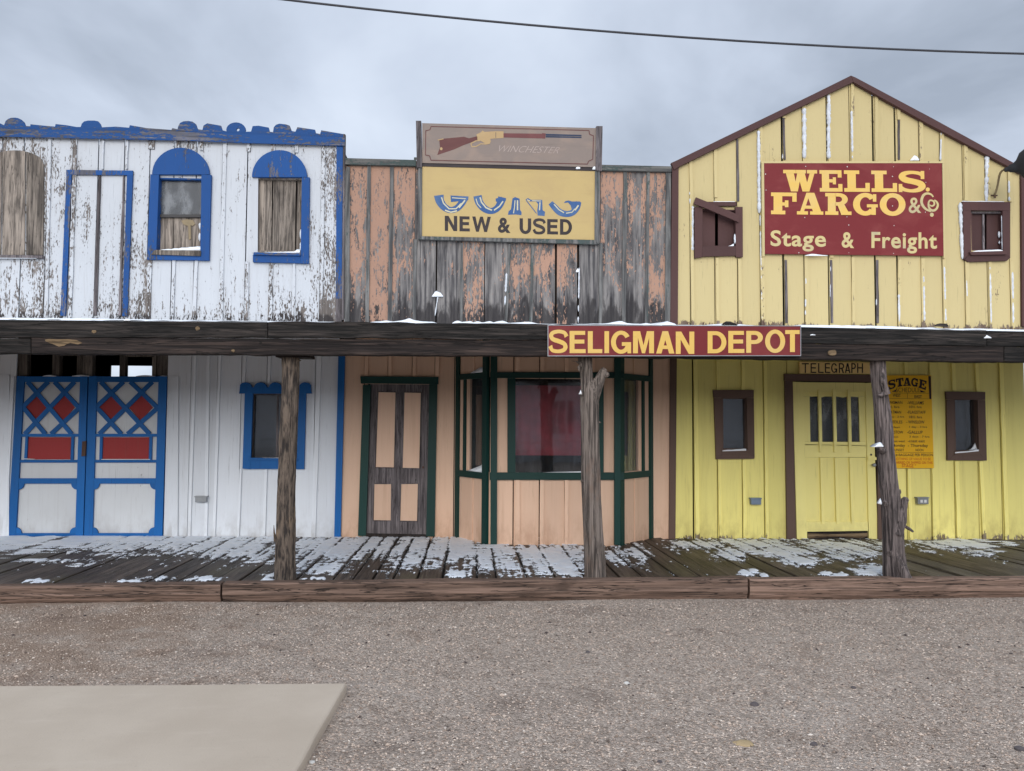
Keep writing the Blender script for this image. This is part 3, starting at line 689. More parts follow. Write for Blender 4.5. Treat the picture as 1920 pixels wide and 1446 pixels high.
# blind door: bare grey battens in a blue surround
mb = MB()
for (xt, xb, wt, wb_) in ((140, 130.5, .035, .05), (188, 179, .03, .05), (233, 225.5, .02, .035)):
    a = PX(xt, 329); b = PX(xb, 592); mb.ladder((b[0]-wb_/2, b[1]), (b[0]+wb_/2, b[1]), (a[0]-wt/2, a[1]), (a[0]+wt/2, a[1]), 14, YW-.018, YW-.001, .004)
bd = mb.build('blind_door', 'door_wood', wb)
mb = MB(); T = .028
mb.px([(124, 318.5), (249, 320), (249, 328.5), (124, 327.5)], YW-T, T-.002)
mb.px([(124.4, 327.7), (134, 327.9), (122.5, 592), (113, 592)], YW-T, T-.002)
mb.px([(238, 328.4), (248.6, 328.6), (238.5, 593), (229, 593)], YW-T, T-.002)
mb.build('door_frame', 'blue_old', bd)
# cornice: band and broken scalloped crown
zz_ = lambda p: [(q[0]/2.909, 210+q[1]/2.909) for q in p]
crown = [(-200, 60), (0, 62), (22, 72), (30, 50), (44, 38), (60, 32), (82, 31), (100, 34), (116, 42), (130, 55), (138, 76), (165, 78), (166, 67), (230, 74), (300, 80), (303, 66), (360, 72), (418, 82), (440, 82), (446, 64), (458, 52), (480, 47), (515, 47), (535, 51), (546, 64), (553, 84), (630, 80), (704, 86), (708, 72), (800, 88), (935, 98), (940, 88), (968, 94),
         (973, 76), (982, 60), (1000, 51), (1025, 49), (1050, 53), (1068, 66), (1078, 94), (1104, 98), (1110, 74), (1130, 62), (1205, 75), (1213, 100), (1234, 103), (1240, 82), (1252, 66), (1270, 59), (1300, 58), (1320, 66), (1332, 80), (1340, 104), (1369, 107), (1378, 77), (1410, 75), (1465, 85), (1471, 108), (1489, 110), (1493, 84), (1505, 70), (1524, 64), (1560, 68), (1580, 75), (1591, 104), (1611, 108), (1622, 83), (1718, 97), (1723, 116), (1746, 120), (1752, 100), (1810, 110), (1880, 122), (1880, 150), (940, 122), (0, 110), (-200, 106)]
mb = MB(); cw = [PX(*q, YW-.04) for q in zz_(crown)]
far = [(wx0-.02, cw[0][1]+.03), (wx0-.02, cw[-1][1]+.03)]
hole = [PX(*q, YW-.04) for q in zz_([(1298+9*cos(a*pi/5), 98+9*sin(a*pi/5)) for a in range(11)])]
# the little hole in one scallop: outline is threaded down to it
i0 = 55
ix = [i for i, q in enumerate(crown) if q == (1300, 58)][0]
cq = crown[:ix-4]+[(1236, 106), (1339, 108)]+crown[ix+4:]
outline = [far[0]]+[PX(*q, YW-.04) for q in zz_(cq)]+[far[1]]
for k in range(20):
    qs = []
    for kk in (k, k+1):
        t = 2*pi*kk/20; ox, oy = 1287+53*cos(t), 98-41*sin(t); oy = min(oy, 112); qs.append(((ox, oy), (1298+8.5*cos(t), 97-8.5*sin(t))))
    mb.prism([PX(*q, YW-.04) for q in zz_([qs[0][0], qs[1][0], qs[1][1], qs[0][1]])], YW-.041, YW-.016, .4)
mb.prism(outline, YW-.04, YW-.015, .4)
mb.build('crown', 'blue_old_x', wb)
mb = MB()
band = [PX(*q, YW-.06) for q in zz_([(-200, 84), (0, 92), (940, 108), (1880, 140), (1880, 184), (1300, 168), (940, 154), (420, 144), (0, 134), (-200, 128)])]
band = [(wx0-.02, band[0][1]+.05)]+band+[(wx0-.02, band[-1][1]+.05)]
mb.prism(band, YW-.06, YW-.0405, .5)
cor = mb.build('cornice', 'blue_old_x', wb)
mb = MB(); mb.px([(631, 269), (643, 262), (642, 400), (640.5, 560), (629.5, 560), (630.5, 400)], YW-.035, .034, .5)
mb.build('corner_trim', 'blue_old', wb)
mb = MB(); mb.px([(643.5, 251), (647.5, 252), (644.5, 600), (640.6, 600)], YW-.045, .05, .5); mb.px([(629.4, 560.2), (640.4, 560.2), (640.2, 603), (629, 603)], YW-.033, .03, .2)
mb.build('corner_trim', 'door_wood', wb)
mb = MB(); mb.px([(634.5, 655), (647, 655), (638.5, 1010), (626.5, 1010)], YW-.035, .034, .5)
mb.build('corner_trim', 'blue', wb)

def arch_pts(cx, base, hw, top, n=20): return [(cx+hw*cos(pi*i/n), base-(base-top)*sin(pi*i/n)) for i in range(n+1)]
SNOWS = MB()                                  # snow caught on sills, ledges and battens: built at the end
def heap(pts, h, Y, d=.03, n=None, lean=0):
    """little bank of snow along photo points, h = height px at each"""
    top = [(p[0], p[1]-q) for p, q in zip(pts, h)]
    f = [PX(*p, Y) for p in pts]; t = [PX(*p, Y+d*.5) for p in top]; b = [PX(*p, Y) for p in pts]
    vs = []
    for i in range(len(pts)):
        vs += [(f[i][0], Y, f[i][1]-.002), (f[i][0], Y-.001, f[i][1]+(t[i][1]-f[i][1])*.55), (t[i][0], Y+d*.4, t[i][1]), (b[i][0], Y+d, b[i][1]+(t[i][1]-f[i][1])*.6), (b[i][0], Y+d, b[i][1]-.002)]
    k = 5; m = len(pts)
    fs = [(i*k+j, (i+1)*k+j, (i+1)*k+(j+1) % k, i*k+(j+1) % k)[::-1] for i in range(m-1) for j in range(k)]+[(0, 1, 2, 3, 4)[::-1], tuple((m-1)*k+j for j in range(k))]
    SNOWS.add(vs, fs, .5)
CRUST = MB()
def crust(p0, p1, wpx, Y, d=.022, dens=1.0):
    wpx *= .85
    """snow stuck down the side of a batten, broken into lumps"""
    n = max(4, int(math.hypot(p1[0]-p0[0], p1[1]-p0[1])/3)); k = random.random()*80; run = []
    def flush():
        if len(run) > 2:
            path = [q[0] for q in run]; rad = [q[1] for q in run]; rad[0] *= .3; rad[-1] *= .3
            CRUST.tube(path, rad, 8, lambda i, j, a: (1+.25*noise.noise((i*.9, j*1.3, k))))
        run.clear()
    for i in range(n+1):
        t = i/n; v = noise.noise((k, t*n*.16, 0))*.5+.5*noise.noise((k, t*n*.5, 5)); px_ = p0[0]+(p1[0]-p0[0])*t; py_ = p0[1]+(p1[1]-p0[1])*t
        if v > .33-.55*dens+.0:
            x, z = PX(px_+wpx*.12*noise.noise((k, t*n*.6, 9)), py_, Y); rr = wpx/2/FPX*YW*(.9+.7*v+.35*noise.noise((k, t*n*1.3, 3)))
            run.append(((x, Y-.002, z), max(.004, rr)))
        else: flush()
    flush()
def window(parent, label, strips, mat, Y, th=.03, pane=None, boards_=None, pane_y=.05, glass='glass', reveal='door_wood', opening=None, boardmat='grey_boards', extra=None, gapb=.008):
    mb = MB()
    for s_ in strips: mb.px(s_, Y-th, th-.002)
    fr = mb.build('window', mat, parent)
    if label: fr['label'] = label
    if opening:                                # reveal: the four inner cheeks
        x0, x1, z0, z1 = opening; mb = MB(); c = .02; y0, y1 = Y+.002, Y+.10
        mb.box(x0, x0+c, y0, y1, z0, z1); mb.box(x1-c, x1, y0, y1, z0, z1); mb.box(x0+c, x1-c, y0, y1, z1-c, z1); mb.box(x0+c, x1-c, y0, y1, z0, z0+c)
        mb.build('reveal', reveal, fr)
    if pane:
        mb = MB(); mb.px(pane, Y+pane_y, .004, .5); mb.build('pane', glass, fr)
    if boards_:
        mb = MB()
        for b in boards_: mb.px(b, Y+pane_y+random.uniform(0, .004), .02)
        mb.build('board', boardmat, fr)
    return fr
# arched window with half open sash
fA = window(wb, 'blue arched window with a dusty glass pane over weathered boards', [[(282, 327), (298, 327), (293, 470), (292, 487), (275.5, 487)], [(377.5, 327), (396, 328), (391.5, 488.5), (375.5, 488.3)], [(292, 476.5), (375.5, 480), (375.5, 488), (292, 487)]],
            'blue_old', YW, .045, pane=[(295, 330), (380, 330), (378, 404), (293, 403)], glass='glass_dusty', opening=oA,
            boards_=[[(289, 405), (325, 405), (324, 482), (287, 482)], [(326, 405), (379, 405), (378, 482), (325.5, 482)]], pane_y=.065, reveal='blue_old')
mb = MB(); mb.px([(p[0], p[1]) for p in arch_pts(338.6, 327, 53.5, 277)], YW-.05, .048, .3); mb.build('arch', 'blue_old', fA)
mb = MB(); mb.px([(293, 329), (381, 329), (379, 404), (291, 403)], YW+.085, .01, .3); mb.build('blind', 'curtain_pale', fA)
mb = MB(); mb.px([(299, 402), (376.5, 402), (376, 407.5), (299, 407.5)], YW+.03, .03); mb.px([(299, 330), (377, 330), (377, 335.5), (299, 335.5)], YW+.028, .03); mb.build('sash', 'black_paint', fA)
mb = MB(); mb.px([(290, 468.5), (376, 470.5), (375.5, 480), (283, 477)], YW-.07, .13); mb.build('sill', 'grey_boards', fA)
heap([(296+5*i, 469.5) for i in range(17)], [max(.6, .5+.45*i+1.2*noise.noise((i*.7, 1, 2))) for i in range(17)], YW-.04, .05)
mb = MB(); mb.px([(340, 414), (350, 411), (362, 413), (366, 420), (361, 424), (357.5, 422), (358, 448), (354, 450), (352.5, 424), (344, 421)], YW+.055, .008); mb.build('stain', 'lamp_arm', fA)
crust((375, 418), (374, 465), 5, YW-.02, dens=.9)
# arched window boarded up
fB = window(wb, 'blue arched window boarded up with bare planks, its left frame strip missing', [[(566, 332), (580.5, 332.5), (578.5, 494), (563.5, 494)], [(474, 478), (563.4, 479.5), (563.3, 493.5), (474, 491.5)]],
            'blue_old', YW, .045, opening=oB, boards_=[[(480, 330), (510, 330), (508.5, 480), (480, 480)], [(512.5, 330), (555, 330), (553, 480), (510.5, 480)], [(557.5, 330), (569, 330), (568, 480), (555.5, 480)]], pane_y=.05, reveal='grey_boards')
mb = MB(); mb.px(arch_pts(523.8, 332, 51.5, 281.5), YW-.05, .048, .6); mb.build('arch', 'blue_old', fB)
mb = MB(); mb.px([(474, 333), (484, 333), (483, 474), (473, 474)], YW-.012, .010); mb.build('frame_strip', 'white_peeling', fB)
mb = MB(); mb.px([(476, 473), (563, 474.5), (563, 479.4), (475, 477.8)], YW-.075, .10); mb.build('sill', 'blue_old_x', fB)
heap([(497+5*i, 473.6+.07*i) for i in range(14)], [max(.4, .4+.2*i+(4 if i > 11 else 0)) for i in range(14)], YW-.04, .05)
crust((564, 430), (563.5, 470), 4, YW-.02, dens=.7)
# boarded arched opening at the left of the frame
mb = MB()
arc_top = lambda px_: 310-28*math.sqrt(max(0, 1-((px_-27)/55.0)**2))
for a, b in ((-28, 2.5), (4, 47), (49, 82)):
    pts = [(a, 478)]+[(a+(b-a)*i/8, arc_top(a+(b-a)*i/8)) for i in range(9)]+[(b-1.5, 478)]
    mb.px(pts, YW-.016, .03)
fC = mb.build('window', 'grey_boards', wb); fC['label'] = 'tall boarded up opening with a rounded top and bare grey planks'
mb = MB(); mb.px([(-30, 477.5), (80, 479), (80, 484), (-30, 483)], YW-.06, .055); mb.build('sill', 'door_wood', fC)
heap([(-10+6*i, 484+.02*i) for i in range(14)], [max(.3, .8+1.2*noise.noise((i*.8, 4, 0))) for i in range(14)], YW-.055, .02)

# lower storey
sL = [wx0+.33*i for i in range(8)]+[PX(x, 850)[0] for x in (-86, -42, -4)]+[gate[0]]
mb = MB(); mb2 = MB()
boards(mb, sL, .05, lambda x: ZS-.01, YW, .022, [gate], gap=.007, off=-.02)
sL2 = [gate[1]]+[PX(x, 850)[0] for x in (357, 407, 452, 500, 546, 591, 634)]
boards(mb, sL2, .05, lambda x: ZS-.01, YW, .022, [gate, oD], gap=.007, off=-.017)
mb.build('wall', 'white_sound', wb)
mb = MB(); kd = [orect((455, 717), (584, 880))]
battens(mb, [(PX(b, 1000)[0], PX(t, 670)[0]) for b, t in ((356, 367), (387, 391), (402, 413), (447, 461), (495, 507), (541, 553))], .05, lambda x: ZS-.02, YW, .034, .020, kd, .002)
battens(mb, [(PX(587.5, 1000)[0], PX(600, 670)[0])], .05, lambda x: ZS-.02, YW, .055, .018, kd, .002)
battens(mb, [(PX(b, 1000)[0], PX(b+8, 670)[0]) for b in (-30, -75, -120, -165, -210, -255)], .05, lambda x: ZS-.02, YW, .045, .012, [], .0015)
mb.px([(323, 706), (334.5, 706), (333, 1006), (322, 1006)], YW-.022, .02)
mb.px([(-40, 703), (17.5, 703), (16.5, 1008), (-60, 1008)], YW-.02, .018)
mb.px([(20, 706), (26.5, 706), (11, 1008), (4.5, 1008)], YW-.022, .02)
mb.build('batten', 'white_sound', wb)
# transom framing over the doors
mb = MB()
for a, b, yy in ((34, 51, .045), (99, 112, .045), (145, 155, .09), (155.5, 174, .045), (225, 235.5, .045), (286, 294, .06), (295, 317, .035)):
    mb.px([(a, 640), (b, 640), (b-1.5, 1000 if a in (34, 295) else 716), (a-1.5, 1000 if a in (34, 295) else 716)], YW+yy, .09)
mb.px([(110, 658), (150, 658), (150, 667), (110, 667)], YW+.02, .05); mb.px([(236, 658), (286, 658), (286, 669), (236, 669)], YW+.02, .05)
mb.px([(28, 706), (318, 706), (318, 716), (28, 716)], YW+.02, .05)
mb.build('transom_frame', 'stud_wood', wb)
# pair of screen doors
def swing_door(L0, L1, R0, R1, yt, yb, label, mirror=False):
    """outer edges in the photo: left top, left bottom, right top, right bottom; u,v in the door"""
    q = lambda u, v: ((L0+(L1-L0)*v)+((R0+(R1-R0)*v)-(L0+(L1-L0)*v))*u, yt+(yb-yt)*v)
    def Q(u0, u1, v0, v1): return [q(u0, v0), q(u1, v0), q(u1, v1), q(u0, v1)]
    V = lambda y: (y-yt)/(yb-yt)
    s, Y = .105, YW+.0
    bk = MB(); bk.px(Q(.01, .99, .005, .985), Y+.012, .015); dr = bk.build('door', 'white_panel', wb); dr['label'] = label
    fr = MB(); Yf = Y-.018
    fr.px(Q(0, s, 0, 1), Yf, .029); fr.px(Q(1-s, 1, 0, 1), Yf, .029)
    for a, b in ((706, 716.5), (813.5, 819), (862.5, 867.5), (897, 907), (1000, 1009)): fr.px(Q(s+.002, 1-s-.002, V(a), V(b)), Yf+.002, .026)
    for a, b in ((.165, .20), (.80, .835)): fr.px(Q(a, b, V(819.2), V(862.3)), Yf+.003, .025)
    for (uu, vv, a0) in ((s, V(907), 0), (1-s, V(907), 90), (s, V(1000), 270), (1-s, V(1000), 180)):    # round corner brackets
        c = q(uu, vv); rr = 10.5; sx = 1 if uu < .5 else -1; sy = 1 if vv < .9 else -1
        fr.px([(c[0]-sx*1, c[1]-sy*1), (c[0]+sx*rr, c[1]-sy*1)]+[(c[0]+sx*(rr*cos(t)+0), c[1]+sy*rr*sin(t)*1.05) for t in (.25, .55, .85, 1.15, 1.4)]+[(c[0]-sx*1, c[1]+sy*rr*1.1)], Yf+.004, .02)
    fr.build('frame', 'blue', dr)
    la = MB(); u0, u1, v0, v1 = s+.0, 1-s, V(716), V(814)
    # diagonal lattice
    def seg(a, b, wpx=8.4, yy=Yf+.006):
        p, r_ = q(*a), q(*b); d = (r_[0]-p[0], r_[1]-p[1]); l = math.hypot(*d); nx, ny = -d[1]/l*wpx/2, d[0]/l*wpx/2
        la.px([(p[0]+nx, p[1]+ny), (r_[0]+nx, r_[1]+ny), (r_[0]-nx, r_[1]-ny), (p[0]-nx, p[1]-ny)], yy, .012)
    W = u1-u0; H = v1-v0; U = lambda t: u0+W*t; Vv = lambda t: v0+H*t
    k = 0
    for a, b in (((.0, .48), (.43, 0)), ((0, .48), (.42, 1)), ((.06, 0), (.88, 1)), ((.06, 1), (.90, 0)), ((.54, 0), (1, .50)), ((.52, 1), (1, .50))):
        seg((U(a[0]), Vv(a[1])), (U(b[0]), Vv(b[1])), 8.2, Yf+.004+.0011*k); k += 1
    la.build('lattice', 'blue', dr)
    rp = MB()
    for c in (.245, .73):
        rp.px([q(U(c-.195), Vv(.49)), q(U(c), Vv(.25)), q(U(c+.195), Vv(.49)), q(U(c), Vv(.75))], Y+.006, .004)
    rp.px(Q(.203, .797, V(820), V(861.5)), Y+.004, .006); rp.build('red_panel', 'red_panel', dr)
    return dr, Q, V
dL, Q1, V1 = swing_door(31.5, 14, 164, 155.5, 705.5, 1009, 'left leaf of the blue framed door with red diamonds')
mb = MB(); mb.px([(154, 828), (161, 827), (160, 855), (152.5, 856)], YW-.045, .026); mb.build('latch', 'rust', dL)
dR, Q2, V2 = swing_door(166.5, 157.5, 312.5, 304, 705.5, 1006, 'right leaf of the blue framed door with red diamonds')
for a, b, k in ((80, 105, 2.5), (135, 168, 3), (255, 290, 2.0), (300, 313, 1.5)): heap([(a+(b-a)*i/6, 705.8) for i in range(7)], [k*sin(pi*(i+.3)/6.6)+.3 for i in range(7)], YW-.015, .03)
heap([(190+7*i, 861.8) for i in range(14)], [.9]*14, YW-.02, .015)
heap([(45+5*i, 861) for i in range(5)], [1.2, 1.1, .9, .7, .3], YW-.02, .015)
# window with scalloped head
fD = window(wb, 'small glazed window in a bright blue frame with a scalloped head', [[(459, 736), (474, 736), (469.5, 880), (454.5, 879)], [(560.5, 736), (574, 736), (570, 880), (556, 880)], [(469.5, 863), (556.5, 864), (556.5, 879.5), (469, 879.5)]],
            'blue', YW, .04, pane=[(470, 735), (566, 735), (563, 866), (468, 866)], opening=oD, pane_y=.05)
mb = MB(); pts = [(448, 738)]
for c in (460, 488, 516, 543, 572): pts += [(c+12.4*cos(t), 728.5-11.8*sin(t)) for t in (3.6 if c == 460 else 2.95, 2.5, 2.1, 1.57, 1.0, .6, -.5 if c == 572 else .2)]
pts += [(584, 738)]
mb.px(pts, YW-.05, .048); mb.build('scalloped_head', 'blue', fD)
mb = MB(); mb.px([(466, 858.5), (558, 860), (558, 863.8), (465, 863)], YW-.06, .10); mb.build('sill', 'blue', fD)
mb = MB(); mb.px([(519, 737), (523, 737), (521, 862), (517, 862)], YW+.045, .02); mb.px([(474, 742), (478, 742), (474, 862), (470, 862)], YW+.03, .02); mb.build('sash', 'door_wood', fD)
heap([(478+5*i, 859.5) for i in range(16)], [.6+.7*abs(noise.noise((i*.4, 3, 3)))+.06*i for i in range(16)], YW-.03, .04)
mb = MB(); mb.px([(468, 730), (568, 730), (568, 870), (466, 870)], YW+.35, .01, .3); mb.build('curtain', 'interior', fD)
def outlet(parent, x0, y0, x1, y1, mat='metal_grey', sockets=False):
    mb = MB(); mb.px([(x0, y0), (x1, y0), (x1, y1), (x0, y1)], YW-.065, .065); o = mb.build('outlet_box', mat, parent, bevel=.006)
    mb = MB(); mb.px([(x0-1.2, y0-1.5), (x1+1, y0-1.5), (x1+1, y0+.6), (x0-1.2, y0+.6)], YW-.075, .07); mb.build('outlet_cover', mat, o)
    if sockets:
        mb = MB(); m_ = (x0+x1)/2
        for c in (m_-3.2, m_+4): mb.px([(c-2.2, y0+3.5), (c+2.2, y0+3.5), (c+2.2, y1-2.8), (c-2.2, y1-2.8)], YW-.068, .004)
        mb.build('socket', 'socket_white', o)
outlet(wb, 365.5, 932, 387, 942)
hz = PX(240, 686, YW+5)[1]; hx0 = PX(209, 690, YW+5)[0]; hx1 = PX(300, 690, YW+5)[0]
body('dark_wood', wx0, wx1, 5.25, 5.0, wb, hole=(hx0, hx1, 1.9, hz))
mb = MB(); boards(mb, [wx0+.05, wx1-.03], .05, lambda x: zt_w-.1, YW+.11, .015, [oA, oB, oD, (gate[0], gate[1], 0, 2.86)], gap=0); mb.build('sheathing', 'dark_wood', wb)

# ================================================================== PEACH BUILDING
pl, pr = PX(642.5, 700)[0], PX(1264, 700)[0]
pb = thing('false_front_building', ((pl+pr)/2, YW, .1), 'peach false front building with weathered upper boards and a green trimmed bay window', 'building')
zt_p = PX(950, 305)[1]
sP = [PX(x, 450)[0] for x in (645, 690, 733, 777.5, 819, 865.5, 909, 953, 996, 1042.5, 1084, 1126, 1170.5, 1212.5, 1259)]
pgap = {4: .02, 6: .012, 9: .03, 10: .03}
mb = MB(); boards(mb, sP, ZS, lambda x: zt_p+.004*(1-(x-pl)), YW, .02, [], gap=.006, gaps=pgap, rl=[.30, .18, .36, .80, .95, .55, .93, .62, .75, .52, .98, .66, .72, .42, .30]); mb.build('wall', 'peach_peeling', pb)
mb = MB(); signk = [orect((783, 300), (1128, 456))]
L_ = [(PX(b, 590)[0], PX(t, 320)[0]) for b, t in ((689, 692), (731, 735), (1125.5, 1127.5), (1169, 1172), (1211.5, 1215))]
battens(mb, L_, ZS, lambda x: zt_p-.03, YW, .045, .018, signk, .003)
battens(mb, [(PX(b, 590)[0], PX(t, 460)[0]) for b, t in ((865, 866), (948, 956), (995, 998))], ZS, lambda x: PX(950, 458)[1], YW, .04, .018, signk, .004)
battens(mb, [(PX(777, 590)[0], PX(778, 460)[0])], ZS, lambda x: PX(950, 300)[1], YW, .04, .018, signk, .004)
mb.build('batten', 'green_old', pb)
mb = MB(); mb.px([(652.5, 313), (655.8, 313), (655, 603), (646, 603), (646, 330), (650, 311)], YW-.026, .024); mb.px([(1249, 322), (1258, 323), (1257, 606), (1247, 606)], YW-.026, .024)
mb.build('corner_trim', 'green_old', pb)
mb = MB(); mb.px([(647.5, 296.5), (780, 300), (780, 311), (647.5, 308)], YW-.055, .08, .3); mb.px([(1127, 309), (1259, 312), (1259, 322), (1127, 319.5)], YW-.055, .08, .7)
mb.build('roof_trim', 'green_old_x', pb)
oBay = (PX(862, 800)[0], PX(1212, 800)[0], -1, 5)
oDr = orect((690, 720), (802, 1006))
sPl = [PX(x, 850)[0] for x in (641, 685, 729.5, 775, 818, 855, 900, 1000, 1100, 1200, 1222, 1258)]
mb = MB(); boards(mb, sPl, .04, lambda x: ZS-.01, YW, .02, [oBay, (oDr[0], oDr[1], -1, oDr[3])], gap=.013, off=-.026); mb.build('wall', 'peach_sound', pb)
mb = MB(); kd = [(PX(668, 900)[0], PX(824, 750)[0], -1, PX(700, 706)[1]), (PX(850, 900)[0], PX(1226, 900)[0], -1, 5)]
battens(mb, [(PX(b, 1000)[0], PX(t, 670)[0]) for b, t in ((684, 687.5), (728, 731.5), (773.5, 777), (816, 820))], .05, lambda x: ZS-.02, YW, .048, .020, kd, .002)
mb.build('batten', 'peach_sound', pb)
mb = MB(); mb.px([(1257, 655), (1269.3, 655), (1266.5, 1012), (1254.5, 1012)], YW-.03, .028); mb.build('corner_trim', 'brown', pb)
# door
mb = MB(); mb.px([(694.5, 718), (805, 719), (799.5, 1004), (685.5, 1003)], YW+.025, .03); dr = mb.build('door', 'door_wood', pb); dr['label'] = 'four panel door of bare grey wood with peach panels'
mb = MB()
for p in ([(709.7, 735.3), (741.5, 736), (738.5, 876.5), (704.5, 876)], [(758.5, 736.3), (789, 736.8), (786, 878), (755, 877.3)], [(702, 908), (733.3, 908), (732.5, 976), (700.5, 975.5)], [(752.5, 908), (783.5, 907.5), (781.8, 977), (750.5, 976.5)]):
    mb.px(p, YW+.017, .02)
mb.build('panel', 'peach_sound', dr)
mb = MB()
for p in ([(709.7, 735.3), (741.5, 736), (738.5, 876.5), (704.5, 876)], [(758.5, 736.3), (789, 736.8), (786, 878), (755, 877.3)], [(702, 908), (733.3, 908), (732.5, 976), (700.5, 975.5)], [(752.5, 908), (783.5, 907.5), (781.8, 977), (750.5, 976.5)]):
    c = (sum(q[0] for q in p)/4, sum(q[1] for q in p)/4); e = [(q[0]+(1.6 if q[0] > c[0] else -1.6), q[1]+(1.6 if q[1] > c[1] else -1.6)) for q in p]
    for i in range(4): j = (i+1) % 4; mb.px([e[i], e[j], p[j], p[i]], YW+.011+.0005*(i % 2), .01)
mb.build('moulding', 'door_wood', dr)
mb = MB(); x, z = PX(793.5, 876); mb.tube([(x, YW+.02, z), (x, YW-.02, z)], [.012, .014], 10); mb.build('keyhole', 'rust', dr)
mb = MB(); mb.px([(675.5, 705.5), (822, 707), (822, 720.5), (676.5, 719)], YW-.05, .048)
mb.px([(680.5, 722), (695, 722), (685.8, 1005), (671, 1005)], YW-.036, .06)
mb.px([(804.8, 720.7), (820, 720.7), (815, 1006), (799, 1006)], YW-.036, .06); mb.build('door_frame', 'green', pb)
mb = MB(); mb.px([(686, 1001), (800, 1003), (800, 1010), (686, 1010)], YW-.02, .08); mb.build('threshold', 'dark_wood', pb)
# bay window: front plane YF, two slanted cheeks
YF = 9.68
A0 = Vector((PX(858, 850)[0], YW)); A1 = Vector((PX(917, 850, YF)[0], YF)); B1 = Vector((PX(1158, 850, YF)[0], YF)); B0 = Vector((PX(1220, 850)[0], YW))
zb, ztb = .06, 2.86
zsill = PX(1000, 893, YF)[1]; zhead = PX(1000, 703, YF)[1]
mb = MB()
front = [PX(x, 960, YF)[0] for x in (917, 966, 1015, 1063, 1110, 1158)]
wo = (PX(966, 800, YF)[0], PX(1125, 800, YF)[0], PX(1000, 887, YF)[1], PX(1000, 710, YF)[1])
boards(mb, front, zb, lambda x: ztb, YF, .02, [wo], gap=.014, off=-.026)
battens(mb, [(PX(b, 1000, YF)[0], PX(b+.5, 680, YF)[0]) for b in (970, 1016, 1062, 1110)], zb, lambda x: ztb, YF, .05, .020, [(front[0], front[-1], PX(1000, 900, YF)[1], PX(1000, 697, YF)[1])], .002)
o = mb.build('wall', 'peach_sound', pb); o['label'] = 'peach boarded front of the bay window'
def cheek(P0, P1, out):
    """frame along P0 -> P1; x = distance, y = depth behind the face"""
    d = (P1-P0); L = d.length; d.normalize(); nrm = Vector((-d.y, d.x))
    if nrm.dot(Vector((out, 1))) < 0: nrm = -nrm
    return L, (lambda x, y, z: (P0.x+d.x*x+nrm.x*y, P0.y+d.y*x+nrm.y*y, z))
bay = MB(); bay.px([(919, 698), (1170, 698), (1170, 709), (919, 709)], YF-.03, .028); bay.px([(918, 886), (1170, 886), (1170, 900), (918, 900)], YF-.034, .032)
bay.px([(951.5, 709.3), (966.5, 709.3), (966.5, 885.7), (951.5, 885.7)], YF-.03, .028); bay.px([(1123, 709.3), (1132, 709.3), (1132, 885.7), (1123, 885.7)], YF-.03, .028)
for (a, b) in ((920, 932.5), (1152.5, 1164)): bay.px([(a, 640), (b, 640), (b-.7, 1022), (a-.3, 1022)], YF-.05, .05)
sides = []
zs0, zs1 = PX(880, 886, 9.95)[1], PX(880, 709, 9.95)[1]
for P0, P1, out in ((A0, A1, .5), (B0, B1, -.5)):
    L, fr = cheek(P0, P1, out); flip = P1.x < P0.x
    cw_ = MB(fr); a, b = .30*L, L*.97
    cw_.box(0, L, 0, .02, zb, zs0-.0, .3); cw_.box(0, L, 0, .02, zs1, ztb, .35)
    cw_.box(0, a, 0, .02, zs0, zs1, .4); cw_.box(L*.47, L*.52, -.012, -.001, zb, zs0-.04, .5); cw_.box(L*.5, L*.55, -.012, -.001, zs1+.04, ztb, .5)
    if flip: cw_.f = [f[::-1] for f in cw_.f]
    o = cw_.build('wall', 'peach_sound', pb); o['label'] = 'peach slanted side of the bay window'
    t_ = MB(fr); t_.box(-.02, .055, -.03, 0, zb, ztb); t_.box(.055, L-.05, -.028, -.001, zs0-.07, zs0+.012); t_.box(.055, L-.05, -.028, -.001, zs1-.01, zs1+.065)
    t_.box(a-.055, a, -.026, -.001, zs0+.013, zs1-.011); t_.box(L-.095, L, -.045, 0, zb, ztb)
    if flip: t_.f = [f[::-1] for f in t_.f]
    bay.v += t_.v and [tuple(q) for q in t_.v]; n0 = len(bay.r); f0 = len(bay.f); bay.f += [tuple(i+n0 for i in f) for f in t_.f]; bay.r += t_.r; bay.g += [(a_+n0, b_+n0, c_+f0, d_+f0) for a_, b_, c_, d_ in t_.g]
    sides.append((L, fr, a, b, flip))
fb = bay.build('bay_window', 'green', pb)
mb = MB(); mb.box(wo[0]-.01, wo[1]+.01, YF+.03, YF+.035, wo[2]-.01, wo[3]+.01, .5)
mb.build('pane', 'glass', fb)
for L, fr, a, b, fl in sides:
    p = MB(fr); p.box(a, b, .03, .035, zs0, zs1, .5); p.build('pane', 'glass', fb)
    i_ = MB(fr); i_.box(a, a+.022, -.004, .06, zs0, zs1); i_.box(a+.022, b, -.004, .06, zs0, zs0+.02); i_.build('stop', 'peach_sound', fb)
